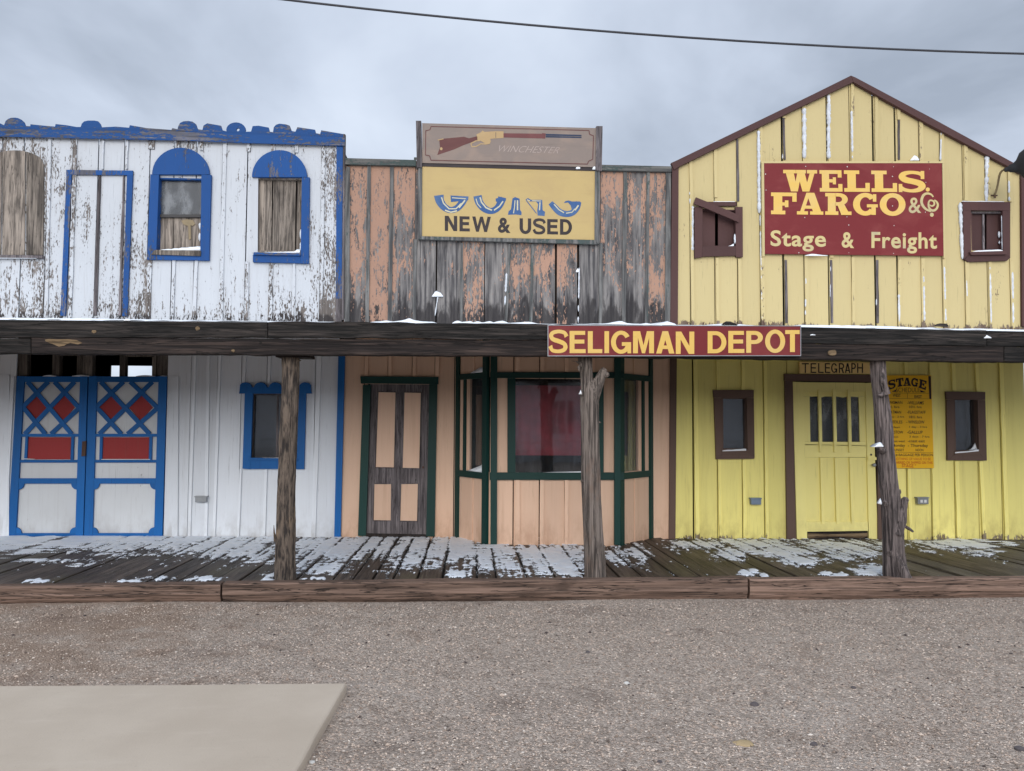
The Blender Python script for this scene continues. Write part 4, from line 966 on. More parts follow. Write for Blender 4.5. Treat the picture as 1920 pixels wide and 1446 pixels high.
# curtains and shelf inside the bay
def curtain(x0, x1, z0, z1, y, mat, amp=.03, k=26, n=90):
    mb = MB(); vs = []
    for i in range(n+1):
        x = x0+(x1-x0)*i/n; yy = y+amp*sin(x*k)+amp*.5*sin(x*k*2.3+1)
        vs += [(x, yy, z0), (x, yy+amp*.3*sin(x*11), z1)]
    mb.add(vs, [(2*i, 2*i+2, 2*i+3, 2*i+1) for i in range(n)], .5); o = mb.build('curtain', mat, fb, smooth=True); return o
cz = PX(1000, 838, YF)[1]
curtain(A1.x+.03, B1.x-.03, cz-.12, zhead-.12, 9.98, 'curtain_red', .007, 23)
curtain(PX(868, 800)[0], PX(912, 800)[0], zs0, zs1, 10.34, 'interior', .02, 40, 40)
curtain(PX(1168, 800)[0], PX(1190, 800)[0], zs0-.1, zs1, 10.2, 'curtain_pale', .02, 50, 40)
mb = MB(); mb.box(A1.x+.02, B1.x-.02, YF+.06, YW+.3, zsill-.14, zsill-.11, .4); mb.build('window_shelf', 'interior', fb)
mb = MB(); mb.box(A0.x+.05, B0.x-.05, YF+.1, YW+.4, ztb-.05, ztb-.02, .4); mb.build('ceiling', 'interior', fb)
heap([(999+6*i, 886.5) for i in range(17)], [max(.4, .3+.17*i) for i in range(17)], YF-.03, .05)
# wedge of snow in the left cheek window and on its head rail
L, fr, a, b, fl = sides[0]
sw = MB(fr); sw.prism([(a+.0, zs0+.012), (L-.10, zs0+.012), (L-.10, zs0+.15), (L-.16, zs0+.10), (a+.1, zs0+.03)], -.012, .03, .5); sw.prism([(a+.12, zs1+.066), (L-.10, zs1+.066), (L-.10, zs1+.13), (L-.17, zs1+.13), (a+.2, zs1+.09)], -.03, .0, .5)
SNOWS.add(sw.v, sw.f, .5)
body('dark_wood', pl, pr, 4.6, 5.0, pb)
mb = MB(); mb.box(pl+.09, oBay[0], YW+.10, YW+.115, .05, zt_p-.06, .4); mb.box(oBay[1], pr-.09, YW+.10, YW+.115, .05, zt_p-.06, .4); mb.box(oBay[0], oBay[1], YW+.10, YW+.115, 2.86, zt_p-.06, .4); mb.build('sheathing', 'dark_wood', pb)

# ---- signs on the peach building
def Z5(x, y): return (780+x/5.333, 220+y/5.333)
gun = thing('sign_board', (PX(955, 272)[0], YW-.07, PX(955, 312)[1]), 'grey brown sign panel with a painted rifle on top of the peach front', 'sign')
YS = YW-.07
mb = MB(); mb.px([(791.6, 231), (1117.5, 240.3), (1116.6, 313.5), (791.6, 305.5)], YS, .05, .4); mb.build('panel', 'sign_wood', gun)
mb = MB(); mb.px([(779.8, 226.5), (789.6, 226.5), (791.4, 314), (781.5, 314)], YS-.02, .10, .2); mb.build('post', 'door_wood', gun)
mb = MB(); mb.px([(1118, 236.5), (1130, 236.5), (1128.5, 320.5), (1117, 319.5)], YS-.02, .10, .8); mb.build('post', 'door_wood', gun)
mb = MB()
B = [Z5(*q) for q in ((155, 92), (1730, 122))]; lw = 1.5
def line(mb, pts, wd, Y, k0=0):
    for i in range(len(pts)-1): flat(mb, stroke([pts[i], pts[i+1]], wd), Y-.0003*(i % 9)-k0)
line(mb, [Z5(150, 92), Z5(1730, 132), Z5(1735, 170), Z5(1775, 185), Z5(1768, 420), Z5(1725, 440), Z5(1715, 468), Z5(150, 430), Z5(135, 385), Z5(95, 378), Z5(97, 135), Z5(140, 125), Z5(150, 92)], 1.5, YS-.002)
mb.build('border', 'paint_stock', gun)
mb = MB(); flat(mb, [Z5(*q) for q in ((212, 378), (240, 300), (232, 222), (275, 214), (480, 195), (530, 210), (612, 190), (614, 226), (540, 256), (480, 277), (380, 322))], YS-.002); mb.build('rifle_stock', 'paint_stock', gun)
mb = MB(); flat(mb, [Z5(*q) for q in ((875, 160), (1268, 165), (1268, 212), (875, 202))], YS-.002); flat(mb, [Z5(*q) for q in ((1262, 158), (1296, 162), (1292, 213), (1266, 213))], YS-.0026); mb.build('rifle_forearm', 'paint_mauve', gun)
mb = MB(); flat(mb, [Z5(*q) for q in ((605, 172), (650, 150), (665, 132), (685, 146), (790, 140), (875, 140), (875, 207), (790, 212), (745, 216), (740, 250), (715, 270), (690, 262), (650, 236), (612, 226))], YS-.002)
for i, s_ in enumerate(([(548, 262), (560, 295), (600, 292), (650, 265), (700, 268), (735, 262), (745, 232)], [(548, 262), (600, 236), (640, 232)])):
    p = [Z5(*q) for q in s_]; flat(mb, stroke(p, 2.0), YS-.0026-.0005*i)
flat(mb, stroke([Z5(218, 228), Z5(275, 216)], 1.6), YS-.0035); flat(mb, arc(*Z5(252, 315), 2.6, 2.8, 0, 350, 10), YS-.0035)
mb.build('rifle_receiver', 'paint_gold', gun)
mb = MB(); flat(mb, [Z5(*q) for q in ((1297, 166), (1655, 176), (1655, 190), (1297, 184))], YS-.002); flat(mb, [Z5(*q) for q in ((1297, 187), (1655, 195), (1655, 208), (1297, 202))], YS-.002); flat(mb, stroke([Z5(798, 150), Z5(798, 205)], .8), YS-.0031); mb.build('rifle_barrel', 'paint_navy', gun)
mb = MB(); text_into(mb, 'WINCHESTER', [Z5(835, 280), Z5(1440, 298), Z5(1425, 362), Z5(825, 345)], YS-.002, -.012, shear=.35); mb.build('lettering', 'paint_faint', gun)
mb = MB(); mb.px([(789.8, 305.7), (1117, 313.7), (1117, 320.8), (789.8, 312)], YS+.012, .04, .2); mb.build('dark_gap_strip', 'paint_dark', gun)  # shaded gap between the two panels, put in as a dark painted strip
heap([(1080+2*i, 316.5) for i in range(5)], [2, 4, 4.6, 4, 2], YS+.0, .02); heap([(1111+2*i, 317.5) for i in range(4)], [2, 6, 7, 3], YS-.005, .03)

nu = thing('sign_board', (PX(955, 380)[0], YW-.07, PX(955, 450)[1]), 'tan sign with black lettering under half erased blue letters', 'sign')
mb = MB(); mb.px([(791.6, 312.5), (1115.6, 321.2), (1114.7, 450), (791, 443)], YS+.018, .03, .4); mb.build('panel', 'sign_ochre', nu)
mb = MB(); mb.px([(784.5, 314.3), (791.6, 314.3), (791, 443), (784, 448.5)], YS, .06); mb.px([(1115.8, 321), (1124.5, 321), (1123, 458), (1114.9, 450)], YS, .06); mb.px([(784.2, 448.7), (791, 443.1), (1114.8, 450.2), (1123, 458.2)], YS+.002, .06)
mb.build('frame', 'green_old', nu)
mb = MB(); Yt = YS+.016
text_into(mb, '&', [Z5(*p) for p in ((820, 1002), (945, 1006), (945, 1160), (818, 1154))], Yt, .03)
sans_into(mb, [(ch, [Z5(x0, y0), Z5(x1, y0+(x1-x0)*.02), Z5(x1, y1+(x1-x0)*.02), Z5(x0, y1)]) for ch, x0, x1, y0, y1 in (('N', 288, 412, 985, 1136), ('E', 435, 538, 990, 1140), ('W', 562, 748, 992, 1144), ('U', 1036, 1152, 1010, 1166), ('S', 1172, 1292, 1010, 1170), ('E', 1312, 1420, 1018, 1170), ('D', 1440, 1560, 1018, 1174))], Yt, 6.2, 5.6)
mb.build('lettering', 'paint_dark', nu)
mb = MB(); L5 = lambda pts, w_: flat(mb, stroke([Z5(*p) for p in pts], [q/5.333 for q in w_]), Yt)
L5([(228, 780), (240, 840), (285, 900), (350, 928), (415, 905), (462, 850), (485, 800)], [98, 84, 72, 60, 66, 72, 74])
flat(mb, [Z5(*p) for p in ((345, 782), (525, 792), (522, 830), (350, 848))], Yt-.0005)
L5([(615, 785), (632, 850), (680, 910), (745, 938), (805, 915), (845, 860), (862, 800)], [84, 80, 72, 60, 66, 72, 80])
flat(mb, [Z5(*p) for p in ((795, 815), (850, 795), (900, 818), (896, 838), (800, 845))], Yt-.0005)
flat(mb, [Z5(*p) for p in ((965, 812), (990, 798), (1036, 815), (1040, 925), (1056, 950), (1054, 980), (1000, 972), (920, 975), (926, 940), (950, 920), (958, 860))], Yt)
flat(mb, [Z5(*p) for p in ((1094, 822), (1120, 808), (1150, 826), (1262, 826), (1266, 930), (1290, 945), (1286, 988), (1216, 982), (1212, 930), (1222, 870), (1200, 842), (1140, 842))], Yt)
flat(mb, stroke([Z5(1102, 830), Z5(1205, 962)], 1.6), Yt-.0005)
L5([(1345, 855), (1385, 900), (1440, 950), (1510, 968), (1570, 950), (1610, 900), (1625, 845)], [50, 62, 66, 60, 60, 62, 56])
flat(mb, [Z5(*p) for p in ((1478, 858), (1495, 838), (1525, 832), (1560, 842), (1640, 842), (1645, 880), (1590, 930), (1562, 935), (1545, 880), (1520, 852))], Yt-.0005)
mb.build('lettering', 'paint_blue', nu)
mb = MB(); rs = random.Random(5)
for pts in ([(255, 800), (275, 860), (330, 915), (400, 915), (455, 860)], [(290, 930), (350, 950), (410, 935)], [(640, 800), (655, 850), (700, 905), (760, 930)], [(870, 840), (835, 890), (780, 930)], [(990, 830), (985, 900), (975, 960)], [(1015, 830), (1015, 930)], [(1240, 850), (1235, 930)], [(1160, 834), (1250, 838)], [(1380, 870), (1430, 925), (1480, 955)], [(1590, 930), (1625, 880)], [(1110, 825), (1140, 835)], [(360, 805), (500, 815)], [(600, 815), (615, 865), (650, 905)], [(430, 905), (490, 830)], [(1500, 960), (1560, 950), (1590, 915)]):
    flat(mb, stroke([Z5(*p) for p in pts], rs.uniform(1.5, 2.8)), Yt-.0012-.0002*rs.randint(0, 3))
mb.build('worn_streak', 'paint_pale', nu)

# ================================================================== YELLOW BUILDING
yl, yr = PX(1263, 500)[0], PX(1921, 500)[0]
yb = thing('gabled_building', ((yl+yr)/2, YW, .1), 'yellow board and batten building with a brown edged gable', 'building')
apx, apz = PX(1596.5, 146); elz = PX(1262, 306)[1]; erz = PX(1915, 319)[1]
def roofz(x, d=0): return (apz-(apz-elz)*(apx-x)/(apx-yl) if x < apx else apz-(apz-erz)*(x-apx)/(yr-apx))-d
Z3 = lambda x, y: (1250+x/2.866, 130+y/2.866)
oE = orect((1315, 392), (1381, 464)); oF = orect((1820, 396), (1881, 471)); oG = orect((1353, 745), (1401, 844)); oH = orect((1788, 747), (1834, 848))
sY = [PX(x, 480)[0] for x in (1264, 1297, 1343, 1385.5, 1428, 1471.5, 1510, 1556, 1599, 1643.5, 1685, 1729.5, 1769, 1811, 1853, 1895.5, 1923)]
mb = MB(); boards(mb, sY, ZS, lambda x: roofz(x, .03), YW, .02, [oE, oF], gap=.012, gaps={3: .012, 5: .03, 7: .02, 9: .028, 10: .026}, breaks=(apx,), off=-.022)
mb.build('wall', 'cream_yellow', yb)
mb = MB(); wk = [orect((1428, 303), (1772, 486)), orect((1303, 370), (1394, 485)), orect((1805, 377), (1895, 490))]
full = ((1299, 1295), (1346, 1341), (1430, 1426), (1513, 1508), (1599, 1600), (1731, 1728), (1771.5, 1767), (1813, 1811), (1857, 1852), (1899, 1892))
battens(mb, [(PX(b, 600)[0], PX(t, 330)[0]) for b, t in full], ZS, lambda x: roofz(x, .06), YW, .046, .016, wk, .003)
def part_b(xb, yb_, xt, yt, wid=.046): 
    a, b = PX(xt, yt), PX(xb, yb_); mb.ladder((b[0]-wid/2, b[1]), (b[0]+wid/2, b[1]), (a[0]-wid/2, a[1]), (a[0]+wid/2, a[1]), 8, YW-.018, YW-.001, .003)
part_b(1559, 484, 1553.5, 170); part_b(1643, 303, 1642.5, 180); part_b(1388, 620, 1386, 486); part_b(1686, 620, 1685.5, 486); part_b(1684.5, 225, 1684, 205); part_b(1470, 222, 1470, 218)
for q in ([(1427, 302.5), (1771, 302.5), (1771, 306), (1427, 306)], [(1428, 306.2), (1432.5, 306.2), (1434, 481), (1429.5, 481)], [(1767, 306.2), (1770.5, 306.2), (1773, 484), (1769.5, 484)]): mb.px(q, YW-.05, .048)
mb.build('batten', 'cream_yellow', yb)
mb = MB()
for xb, yb_, xt, yt, wd in ((1384, 378, 1382, 262, .03), (1471, 300, 1468.5, 222, .028), (1474.5, 606, 1473, 488, .034), (1559.5, 606, 1558, 488, .034), (1645, 606, 1644, 488, .034), (1685, 300, 1684.5, 226, .028)):
    a, b = PX(xt, yt), PX(xb, yb_); mb.ladder((b[0]-wd/2, b[1]), (b[0]+wd/2, b[1]), (a[0]-wd/2, a[1]), (a[0]+wd/2, a[1]), 8, YW-.012, YW-.001, .003)
o = mb.build('batten', 'door_wood', yb); o['label'] = 'bare dark batten'
# rake boards and corners
mb = MB()
mb.px([Z3(25, 503), Z3(60, 487), Z3(790, 133), Z3(990, 34), Z3(1003, 68), Z3(700, 212), Z3(65, 524), Z3(40, 540)], YW-.06, .058, .4)
mb.px([Z3(991, 34), Z3(1015, 44), Z3(1425, 262), Z3(1905, 525), Z3(1908, 560), Z3(1400, 290), Z3(1004, 68)], YW-.062, .058, .6)
mb.build('rake_board', 'maroon_brown_x', yb)
mb = MB(); mb.px([(1260.5, 305), (1272.5, 313), (1271, 608), (1257, 608)], YW-.04, .038); mb.px([(1915, 318), (1926, 318), (1928, 612), (1917, 612)], YW-.04, .038); mb.build('corner_trim', 'maroon_brown', yb)
# lower walls
dj = (PX(1483, 850)[0], PX(1652, 850)[0], -1, PX(1560, 712)[1])
sYl = [PX(x, 850)[0] for x in (1263, 1303, 1348, 1394.5, 1435.5, 1480, 1520, 1560, 1600, 1650, 1702, 1747.5, 1791.5, 1836.5, 1880, 1924)]
mb = MB(); boards(mb, sYl, .02, lambda x: ZS-.01, YW, .02, [dj, oG, oH], gap=.010, gaps={1: .022}, off=-.024); mb.build('wall', 'lemon_yellow', yb)
mb = MB(); wk = [orect((1338, 731), (1415, 862)), orect((1774, 732), (1851, 865)), (PX(1471, 850)[0], PX(1656, 850)[0], -1, PX(1560, 676)[1]), orect((1658, 702), (1752, 879))]
battens(mb, [(PX(b, 1000)[0], PX(t, 675)[0]) for b, t in ((1307, 1303), (1350.5, 1345.5), (1396, 1392.5), (1437.5, 1434), (1707, 1697), (1752, 1745), (1797, 1786), (1844, 1829.5), (1886, 1875.5))], .03, lambda x: PX(1500, 676)[1], YW, .048, .022, wk, .0025)
mb.px([(1268, 640), (1500, 642), (1500, 676), (1268, 674)], YW-.02, .018)
for x in (1519, 1567, 1612): mb.px([(x-3, 660), (x+3, 660), (x+3, 680), (x-3, 680)], YW-.02, .018)
mb.build('batten', 'lemon_yellow', yb)
# windows with brown frames
fE = window(yb, 'brown shuttered window with a broken board hanging across its top corner', [[(1302.5, 388), (1317, 388), (1317, 482), (1302.5, 484)], [(1379, 388), (1392.5, 388), (1393, 482), (1380, 482)], [(1317.2, 462), (1379.5, 461.5), (1379.5, 479.5), (1317.2, 481)], [(1317, 378.5), (1381, 378.5), (1381, 386), (1317, 386)]],
            'maroon_brown', YW, .045, opening=oE, boards_=[[(1313, 388), (1340.5, 388), (1340.5, 466), (1313, 466)], [(1346.5, 388), (1383, 388), (1383, 466), (1346.5, 466)]], pane_y=.05, reveal='maroon_brown', boardmat='maroon_brown')
mb = MB(); mb.px([Z3(158, 688), Z3(300, 745), Z3(392, 785), Z3(388, 822), Z3(200, 742), Z3(146, 722)], YW-.085, .035, .8); mb.build('hanging_board', 'maroon_brown_x', fE)
crust((1298.5, 386), (1298.5, 480), 6, YW-.01, dens=1.3); crust((1377.5, 420), (1378, 476), 4.5, YW-.03, dens=.8); heap([(1366+2*i, 462) for i in range(6)], [.5, 1, 1.8, 3, 4.5, 5], YW-.03, .03)
heap([(1338+4*i, 378.6) for i in range(11)], [.8]*11, YW-.035, .03)
fF = window(yb, 'square brown framed window with plank shutters and snow on its sill', [[(1805, 378), (1894.5, 379), (1894.5, 395), (1806, 394)], [(1806, 394.3), (1820, 394.5), (1821, 472), (1808, 486)], [(1880, 395.3), (1894.3, 395.3), (1894.3, 484), (1881, 472)], [(1809, 486.3), (1821, 472.2), (1881, 472.2), (1893.5, 484), (1888, 489), (1815, 491)]],
            'maroon_brown', YW, .045, opening=oF, boards_=[[(1819, 397), (1846, 397), (1846, 474), (1819, 474)], [(1850, 397), (1882, 397), (1882, 474), (1850, 474)]], pane_y=.05, reveal='maroon_brown', boardmat='maroon_brown')
mb = MB(); mb.px([(1821, 396.5), (1880, 396.5), (1880, 400), (1821, 400)], YW+.0, .04); mb.px([(1842.5, 401), (1846, 401), (1846.5, 471), (1843, 471)], YW+.03, .02); mb.build('sash', 'door_wood', fF)
mb = MB(); mb.px([(1818, 472.5), (1886, 470.5), (1888, 477), (1822, 478)], YW-.08, .034); mb.build('sill', 'maroon_brown_x', fF)
heap([(1825+5*i, 473-.12*i) for i in range(12)], [1.5, 2.6, 3, 3, 3.2, 3.4, 3.4, 3.4, 3.6, 3.8, 3.5, 2], YW-.06, .05)
crust((1800, 380), (1804.5, 486), 8, YW-.012, dens=1.6); crust((1872, 410), (1874, 470), 5, YW+.03, dens=.6); crust((1878, 404), (1879.5, 470), 3.5, YW-.02, dens=1.0); heap([(1805+6*i, 378.5) for i in range(14)], [1.6, 1.2, 1, 1, 1, 1.4, 1.4, 1.4, 1, 1, .8, .7, .6, .5], YW-.035, .03)
fG = window(yb, 'narrow glazed window in a brown frame beside the telegraph door', [[(1337.5, 731.5), (1413.5, 731.5), (1413.5, 746), (1338.5, 746)], [(1339, 746.3), (1353, 746.3), (1354.5, 850), (1343, 861)], [(1400, 746.3), (1413.5, 746.3), (1415, 858), (1402, 850)], [(1343.3, 861.2), (1354.7, 850.2), (1402, 850.2), (1415, 858.4), (1414, 860.5)]],
            'brown', YW, .04, pane=[(1349, 742), (1404, 742), (1404, 848), (1350, 848)], opening=oG, pane_y=.045, reveal='brown')
mb = MB(); mb.px([(1353, 843), (1402, 843.5), (1402, 850), (1354, 850)], YW-.05, .10); mb.build('sill', 'brown', fG)
heap([(1355+4*i, 846-.1*i) for i in range(12)], [2, 2.8, 3, 3, 2.8, 3, 3.2, 3.2, 3.4, 3.6, 4.2, 3.5], YW-.055, .05); crust((1397, 750), (1399, 840), 2.6, YW+.03, dens=.9)
fH = window(yb, 'narrow glazed window in a brown frame at the right of the timetable', [[(1774, 734), (1847.5, 735), (1847.5, 750), (1775, 749)], [(1775.3, 749.3), (1788.5, 749.5), (1790, 850), (1777, 863)], [(1833, 750), (1847.5, 750.3), (1850.5, 863.5), (1836, 850)], [(1777.3, 863.2), (1790.2, 850.2), (1836, 850.2), (1850.3, 863.8)]],
            'brown', YW, .04, pane=[(1784, 742), (1840, 742), (1840, 852), (1786, 852)], opening=oH, pane_y=.045, reveal='brown')
mb = MB(); mb.px([(1790, 846), (1840, 844), (1840, 852), (1791, 853)], YW-.05, .10); mb.build('sill', 'brown', fH)
heap([(1791+4*i, 850-.35*i) for i in range(12)], [3, 3.4, 3.4, 3.2, 3, 3, 3, 3.2, 3.2, 3.4, 4, 3], YW-.055, .05); heap([(1818+2*i, 843) for i in range(8)], [.5, 1, 2, 5, 9, 13, 8, 1], YW+.0, .02)
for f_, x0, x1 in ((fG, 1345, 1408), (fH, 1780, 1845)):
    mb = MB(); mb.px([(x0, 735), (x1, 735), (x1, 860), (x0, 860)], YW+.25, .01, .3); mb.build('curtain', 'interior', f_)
# telegraph door
ZD = lambda x, y: (1460+x/4.133, 670+y/4.133)
mb = MB(); mb.px([(1471.5, 701.5), (1660, 703), (1660, 716.5), (1471.5, 713.8)], YW-.045, .043)
mb.px([(1472, 714.2), (1486.5, 714.5), (1492.5, 1012), (1476, 1012)], YW-.038, .036); mb.px([(1645.2, 717), (1652, 717), (1657, 1012), (1646.5, 1012)], YW-.038, .036)
mb.build('door_frame', 'brown', yb)
dw = MB(); D = lambda *q: [ZD(*p) for p in q]
dw.px(D((108, 190), (190, 193), (222, 1405), (142, 1420)), YW-.012, .04); dw.px(D((672, 200), (728, 196), (768, 1412), (700, 1405)), YW-.013, .04)
dw.px(D((191, 193), (671, 198), (671, 268), (192, 268)), YW-.012, .038); dw.px(D((192, 269), (671, 269), (672, 304), (193, 304)), YW+.006, .02)
dw.px(D((193, 305), (240, 305), (246, 655), (202, 655)), YW+.004, .02); dw.px(D((622, 305), (672, 305), (678, 655), (630, 655)), YW+.004, .02)
dw.px(D((202, 656), (678, 656), (680, 775), (205, 775)), YW-.001, .026); dw.px(D((206, 776), (680, 778), (692, 1275), (217, 1272)), YW+.014, .02)
dw.px(D((217, 1273), (692, 1276), (693, 1345), (220, 1352)), YW-.012, .038)
td = dw.build('door', 'lemon_door', yb); td['label'] = 'pale yellow plank door with a barred window'
mb = MB()
for t, m1, b in ((318, 345, 345), (432, 458, 460), (546, 575, 577)):
    mb.px(D((t-11, 250), (t+11, 250), (t+22, 735), (t, 735)), YW-.030, .032); mb.px(D((t+4, 779), (t+24, 779), (b+11, 1292), (b-11, 1292)), YW-.022, .036)
mb.px(D((200, 674), (678, 684), (678, 688), (200, 680)), YW-.001, .003)
mb.build('bar', 'lemon_door', td)
mb = MB(); mb.px(D((230, 295), (632, 295), (640, 665), (235, 665)), YW+.03, .004, .5); mb.build('pane', 'glass_dusty', td)
mb = MB(); mb.px(D((238, 285), (300, 296), (370, 288), (440, 300), (520, 290), (620, 296), (620, 309), (540, 304), (500, 312), (440, 303), (390, 296), (330, 312), (290, 300), (260, 306), (238, 303)), YW-.002, .01); mb.build('torn_shade', 'lemon_door', td)
mb = MB(); mb.px(D((225, 285), (640, 285), (645, 670), (230, 670)), YW+.14, .01, .3); mb.build('curtain', 'curtain_pale', td)
mb = MB(); mb.px(D((212, 1360), (695, 1350), (697, 1440), (215, 1440)), YW+.02, .03, .2); mb.build('kick_gap', 'dark_wood', td)
mb = MB(); mb.px(D((228, 1366), (450, 1372), (690, 1362), (690, 1388), (640, 1400), (440, 1390), (228, 1402)), YW+.008, .01, .7); mb.build('broken_board', 'knot_wood', td)
mb = MB(); mb.px(D((694, 770), (742, 770), (742, 800), (694, 800)), YW-.03, .018); mb.px(D((742, 774), (768, 774), (768, 796), (742, 796)), YW-.034, .02)
lk = mb.build('lock', 'lemon_door', td)
mb = MB(); x, z = PX(*ZD(722, 833)); mb.tube([(x, YW-.012, z), (x, YW-.04, z), (x, YW-.05, z), (x, YW-.07, z), (x, YW-.08, z)], [.012, .010, .022, .026, .014], 14); mb.build('handle', 'metal_grey', td, smooth=True)
mb = MB(); x, z = PX(*ZD(712, 755)); mb.tube([(x, YW-.0128, z), (x, YW-.016, z)], [.014, .014], 12); mb.build('keyhole', 'black_paint', td)
outlet(yb, 1408.5, 935.5, 1427.5, 946.5, 'metal_blue'); outlet(yb, 1721, 934, 1741.5, 945.5, 'metal_grey', True)
# shell and gabled roof behind the front
body('dark_wood', yl, yr, 5.0, 5.0, yb)
mb = MB(); r0 = .12
for (xa, xb) in ((yl, apx), (apx, yr)):
    za, zb_ = roofz(xa, r0), roofz(xb, r0); mb.prism([(xa, za), (xb, zb_), (xb, zb_+.06), (xa, za+.06)], YW+.055, YW+5.1, .5)
mb.build('roof', 'dark_wood', yb)
mb = MB(); boards(mb, [yl+.09, apx, yr-.09], .05, lambda x: roofz(x, .14), YW+.10, .012, [oE, oG, oF, oH, dj], gap=0); mb.build('sheathing', 'dark_wood', yb)

# snow driven against the battens of the gable
for p0, p1, wpx, dn in (((1422, 245), (1423.5, 400), 8, 1.5), ((1425, 400), (1428.5, 600), 2.6, .7), ((1507.5, 203), (1508, 298), 9.5, 1.6), ((1553.5, 178), (1553.5, 298), 9, 1.7), ((1596.5, 208), (1598, 298), 5.5, 1.3), ((1764.5, 248), (1763, 302), 4, 1.1), ((1850, 292), (1849, 378), 9, 1.7),
                         ((1891, 320), (1892, 378), 5, .9), ((1914, 330), (1915, 400), 4, 1.2), ((1469, 250), (1467, 298), 2.6, .8), ((1511, 500), (1510, 600), 3.5, .7), ((1685, 552), (1686, 604), 5, 1.3), ((1731, 500), (1733, 602), 4.5, .8), ((1770, 500), (1773, 602), 4.5, .9),
                         ((1811, 500), (1813, 560), 3.2, .7), ((1856, 500), (1858, 606), 4, 1.0), ((1898, 510), (1899.5, 606), 5, 1.2), ((1293, 360), (1294, 384), 3, 1.0), ((1643, 500), (1643, 600), 2.4, .6), ((1557, 500), (1556, 600), 1.8, .6), ((1086, 502), (1084, 606), 3.6, 1.2), ((950, 512), (945, 600), 4.5, .9), ((821, 556), (814, 602), 3, 1.3),
                         ((648, 590), (646, 603), 4, 1), ((195, 262), (193.5, 290), 2.5, 1), ((240.5, 262), (239.5, 285), 2.2, 1)):
    crust(p0, p1, wpx, YW-.012, dens=dn)
heap([(1708+2.2*i, 301) for i in range(8)], [2, 5, 8, 9.5, 9, 8, 5, 2], YW-.03, .03)
heap([(810+2.3*i, 556) for i in range(10)], [1, 4, 8, 10, 10, 9, 8, 7, 4, 1], YW-.03, .04)
heap([(1080+1.6*i, 510) for i in range(5)], [2, 5, 7, 5, 2], YW-.02, .025)
heap([(1488+3.5*i, 205.5-1.9*i) for i in range(10)], [1, 3, 4, 3, 3.5, 4.5, 4, 2.5, 3, 1], YW-.02, .03)
heap([(1510+6*i, 479.3+.03*i) for i in range(8)], [.5, 2, 3.2, 3, 2, 1.4, .8, .4], YW-.075, .02)
heap([(1435+14*i, 305.5) for i in range(15)], [.8, .4, .7, .5, .9, .4, .3, .6, .4, .3, .7, .9, .7, .5, .3], YW-.045, .02)

# ================================================================== SIGNS
ZW = lambda x, y: (1420+x/5.189, 290+y/5.189)
ws = thing('sign_board', (PX(1600, 390)[0], YW-.06, PX(1600, 478)[1]), 'large maroon board with wide golden slab lettering high on the yellow gable', 'sign')
Y0 = YW-.048
mb = MB(); mb.px([ZW(66, 82), ZW(1795, 80), ZW(1812, 985), ZW(70, 965)], Y0, .03, .5); mb.build('panel', 'sign_maroon', ws)
mb = MB(); Yt = Y0-.002
wel = lambda u, v: ZW(255+(1655-255)*u+(-4)*v, (358+8*u)+(148-358+(4)*u)*v)
slab_into(mb, [('W', 0.0, .236), ('E', .252, .410), ('L', .422, .600), ('L', .612, .790), ('S', .795, .99)], wel, Yt)
far_ = lambda u, v: ZW(133+(1445-133)*u, (580+14*u)+(368-580+(-2)*u)*v)
slab_into(mb, [('F', 0, .19), ('A', .192, .388), ('R', .402, .597), ('G', .608, .792), ('O', .806, .998)], far_, Yt)
for i, c in enumerate(((1658, 340),)): flat(mb, arc(*ZW(*c), 3.9, 3.9, 0, 345, 14), Yt)
mb.build('lettering', 'sign_gold', ws)
mb = MB(); text_into(mb, '&', [ZW(1472, 418), ZW(1592, 418), ZW(1595, 570), ZW(1472, 570)], Yt, .012)
flat(mb, stroke([ZW(*p) for p in ((1712, 412), (1690, 388), (1650, 378), (1615, 398), (1598, 445), (1606, 490), (1640, 530), (1690, 552))], [2.4, 3.4, 4.2, 5, 5.2, 5, 4.2, 3.6]), Yt-.001)
flat(mb, stroke([ZW(*p) for p in ((1672, 490), (1700, 500), (1722, 485), (1715, 455), (1685, 445), (1668, 462), (1666, 500), (1682, 532), (1712, 545), (1742, 528), (1756, 492), (1745, 460), (1722, 442))], [2.6, 3, 3.4, 3.2, 3, 3.2, 3.6, 4, 4.4, 4.2, 4, 3.4, 2.2]), Yt-.002)
flat(mb, arc(*ZW(1698, 585), 3.6, 3.9, 0, 345, 14), Yt)
for s_, x0, x1, y0, y1 in (('Stage', 128, 668, 735, 938), ('&', 820, 942, 752, 905), ('Freight', 1110, 1748, 752, 958)):
    text_into(mb, s_, [ZW(x0, y0), ZW(x1, y0+6), ZW(x1, y1+8), ZW(x0, y1)], Yt, .022, space=1.08)
mb.build('lettering', 'sign_pale', ws)
mb = MB(); rs = random.Random(2)
for q in ((875, 118), (1325, 118), (1315, 213), (470, 115), (462, 612), (872, 606), (1330, 690), (890, 685), (404, 955), (1325, 962), (1675, 140), (85, 345), (1635, 560), (1315, 500), (890, 955), (1640, 270), (80, 190)):
    c = ZW(*q); flat(mb, arc(*c, rs.uniform(.5, 1.1), rs.uniform(.6, 1.2), 0, 320, 7), Yt-.003)
mb.build('nail_head', 'stone_white', ws)

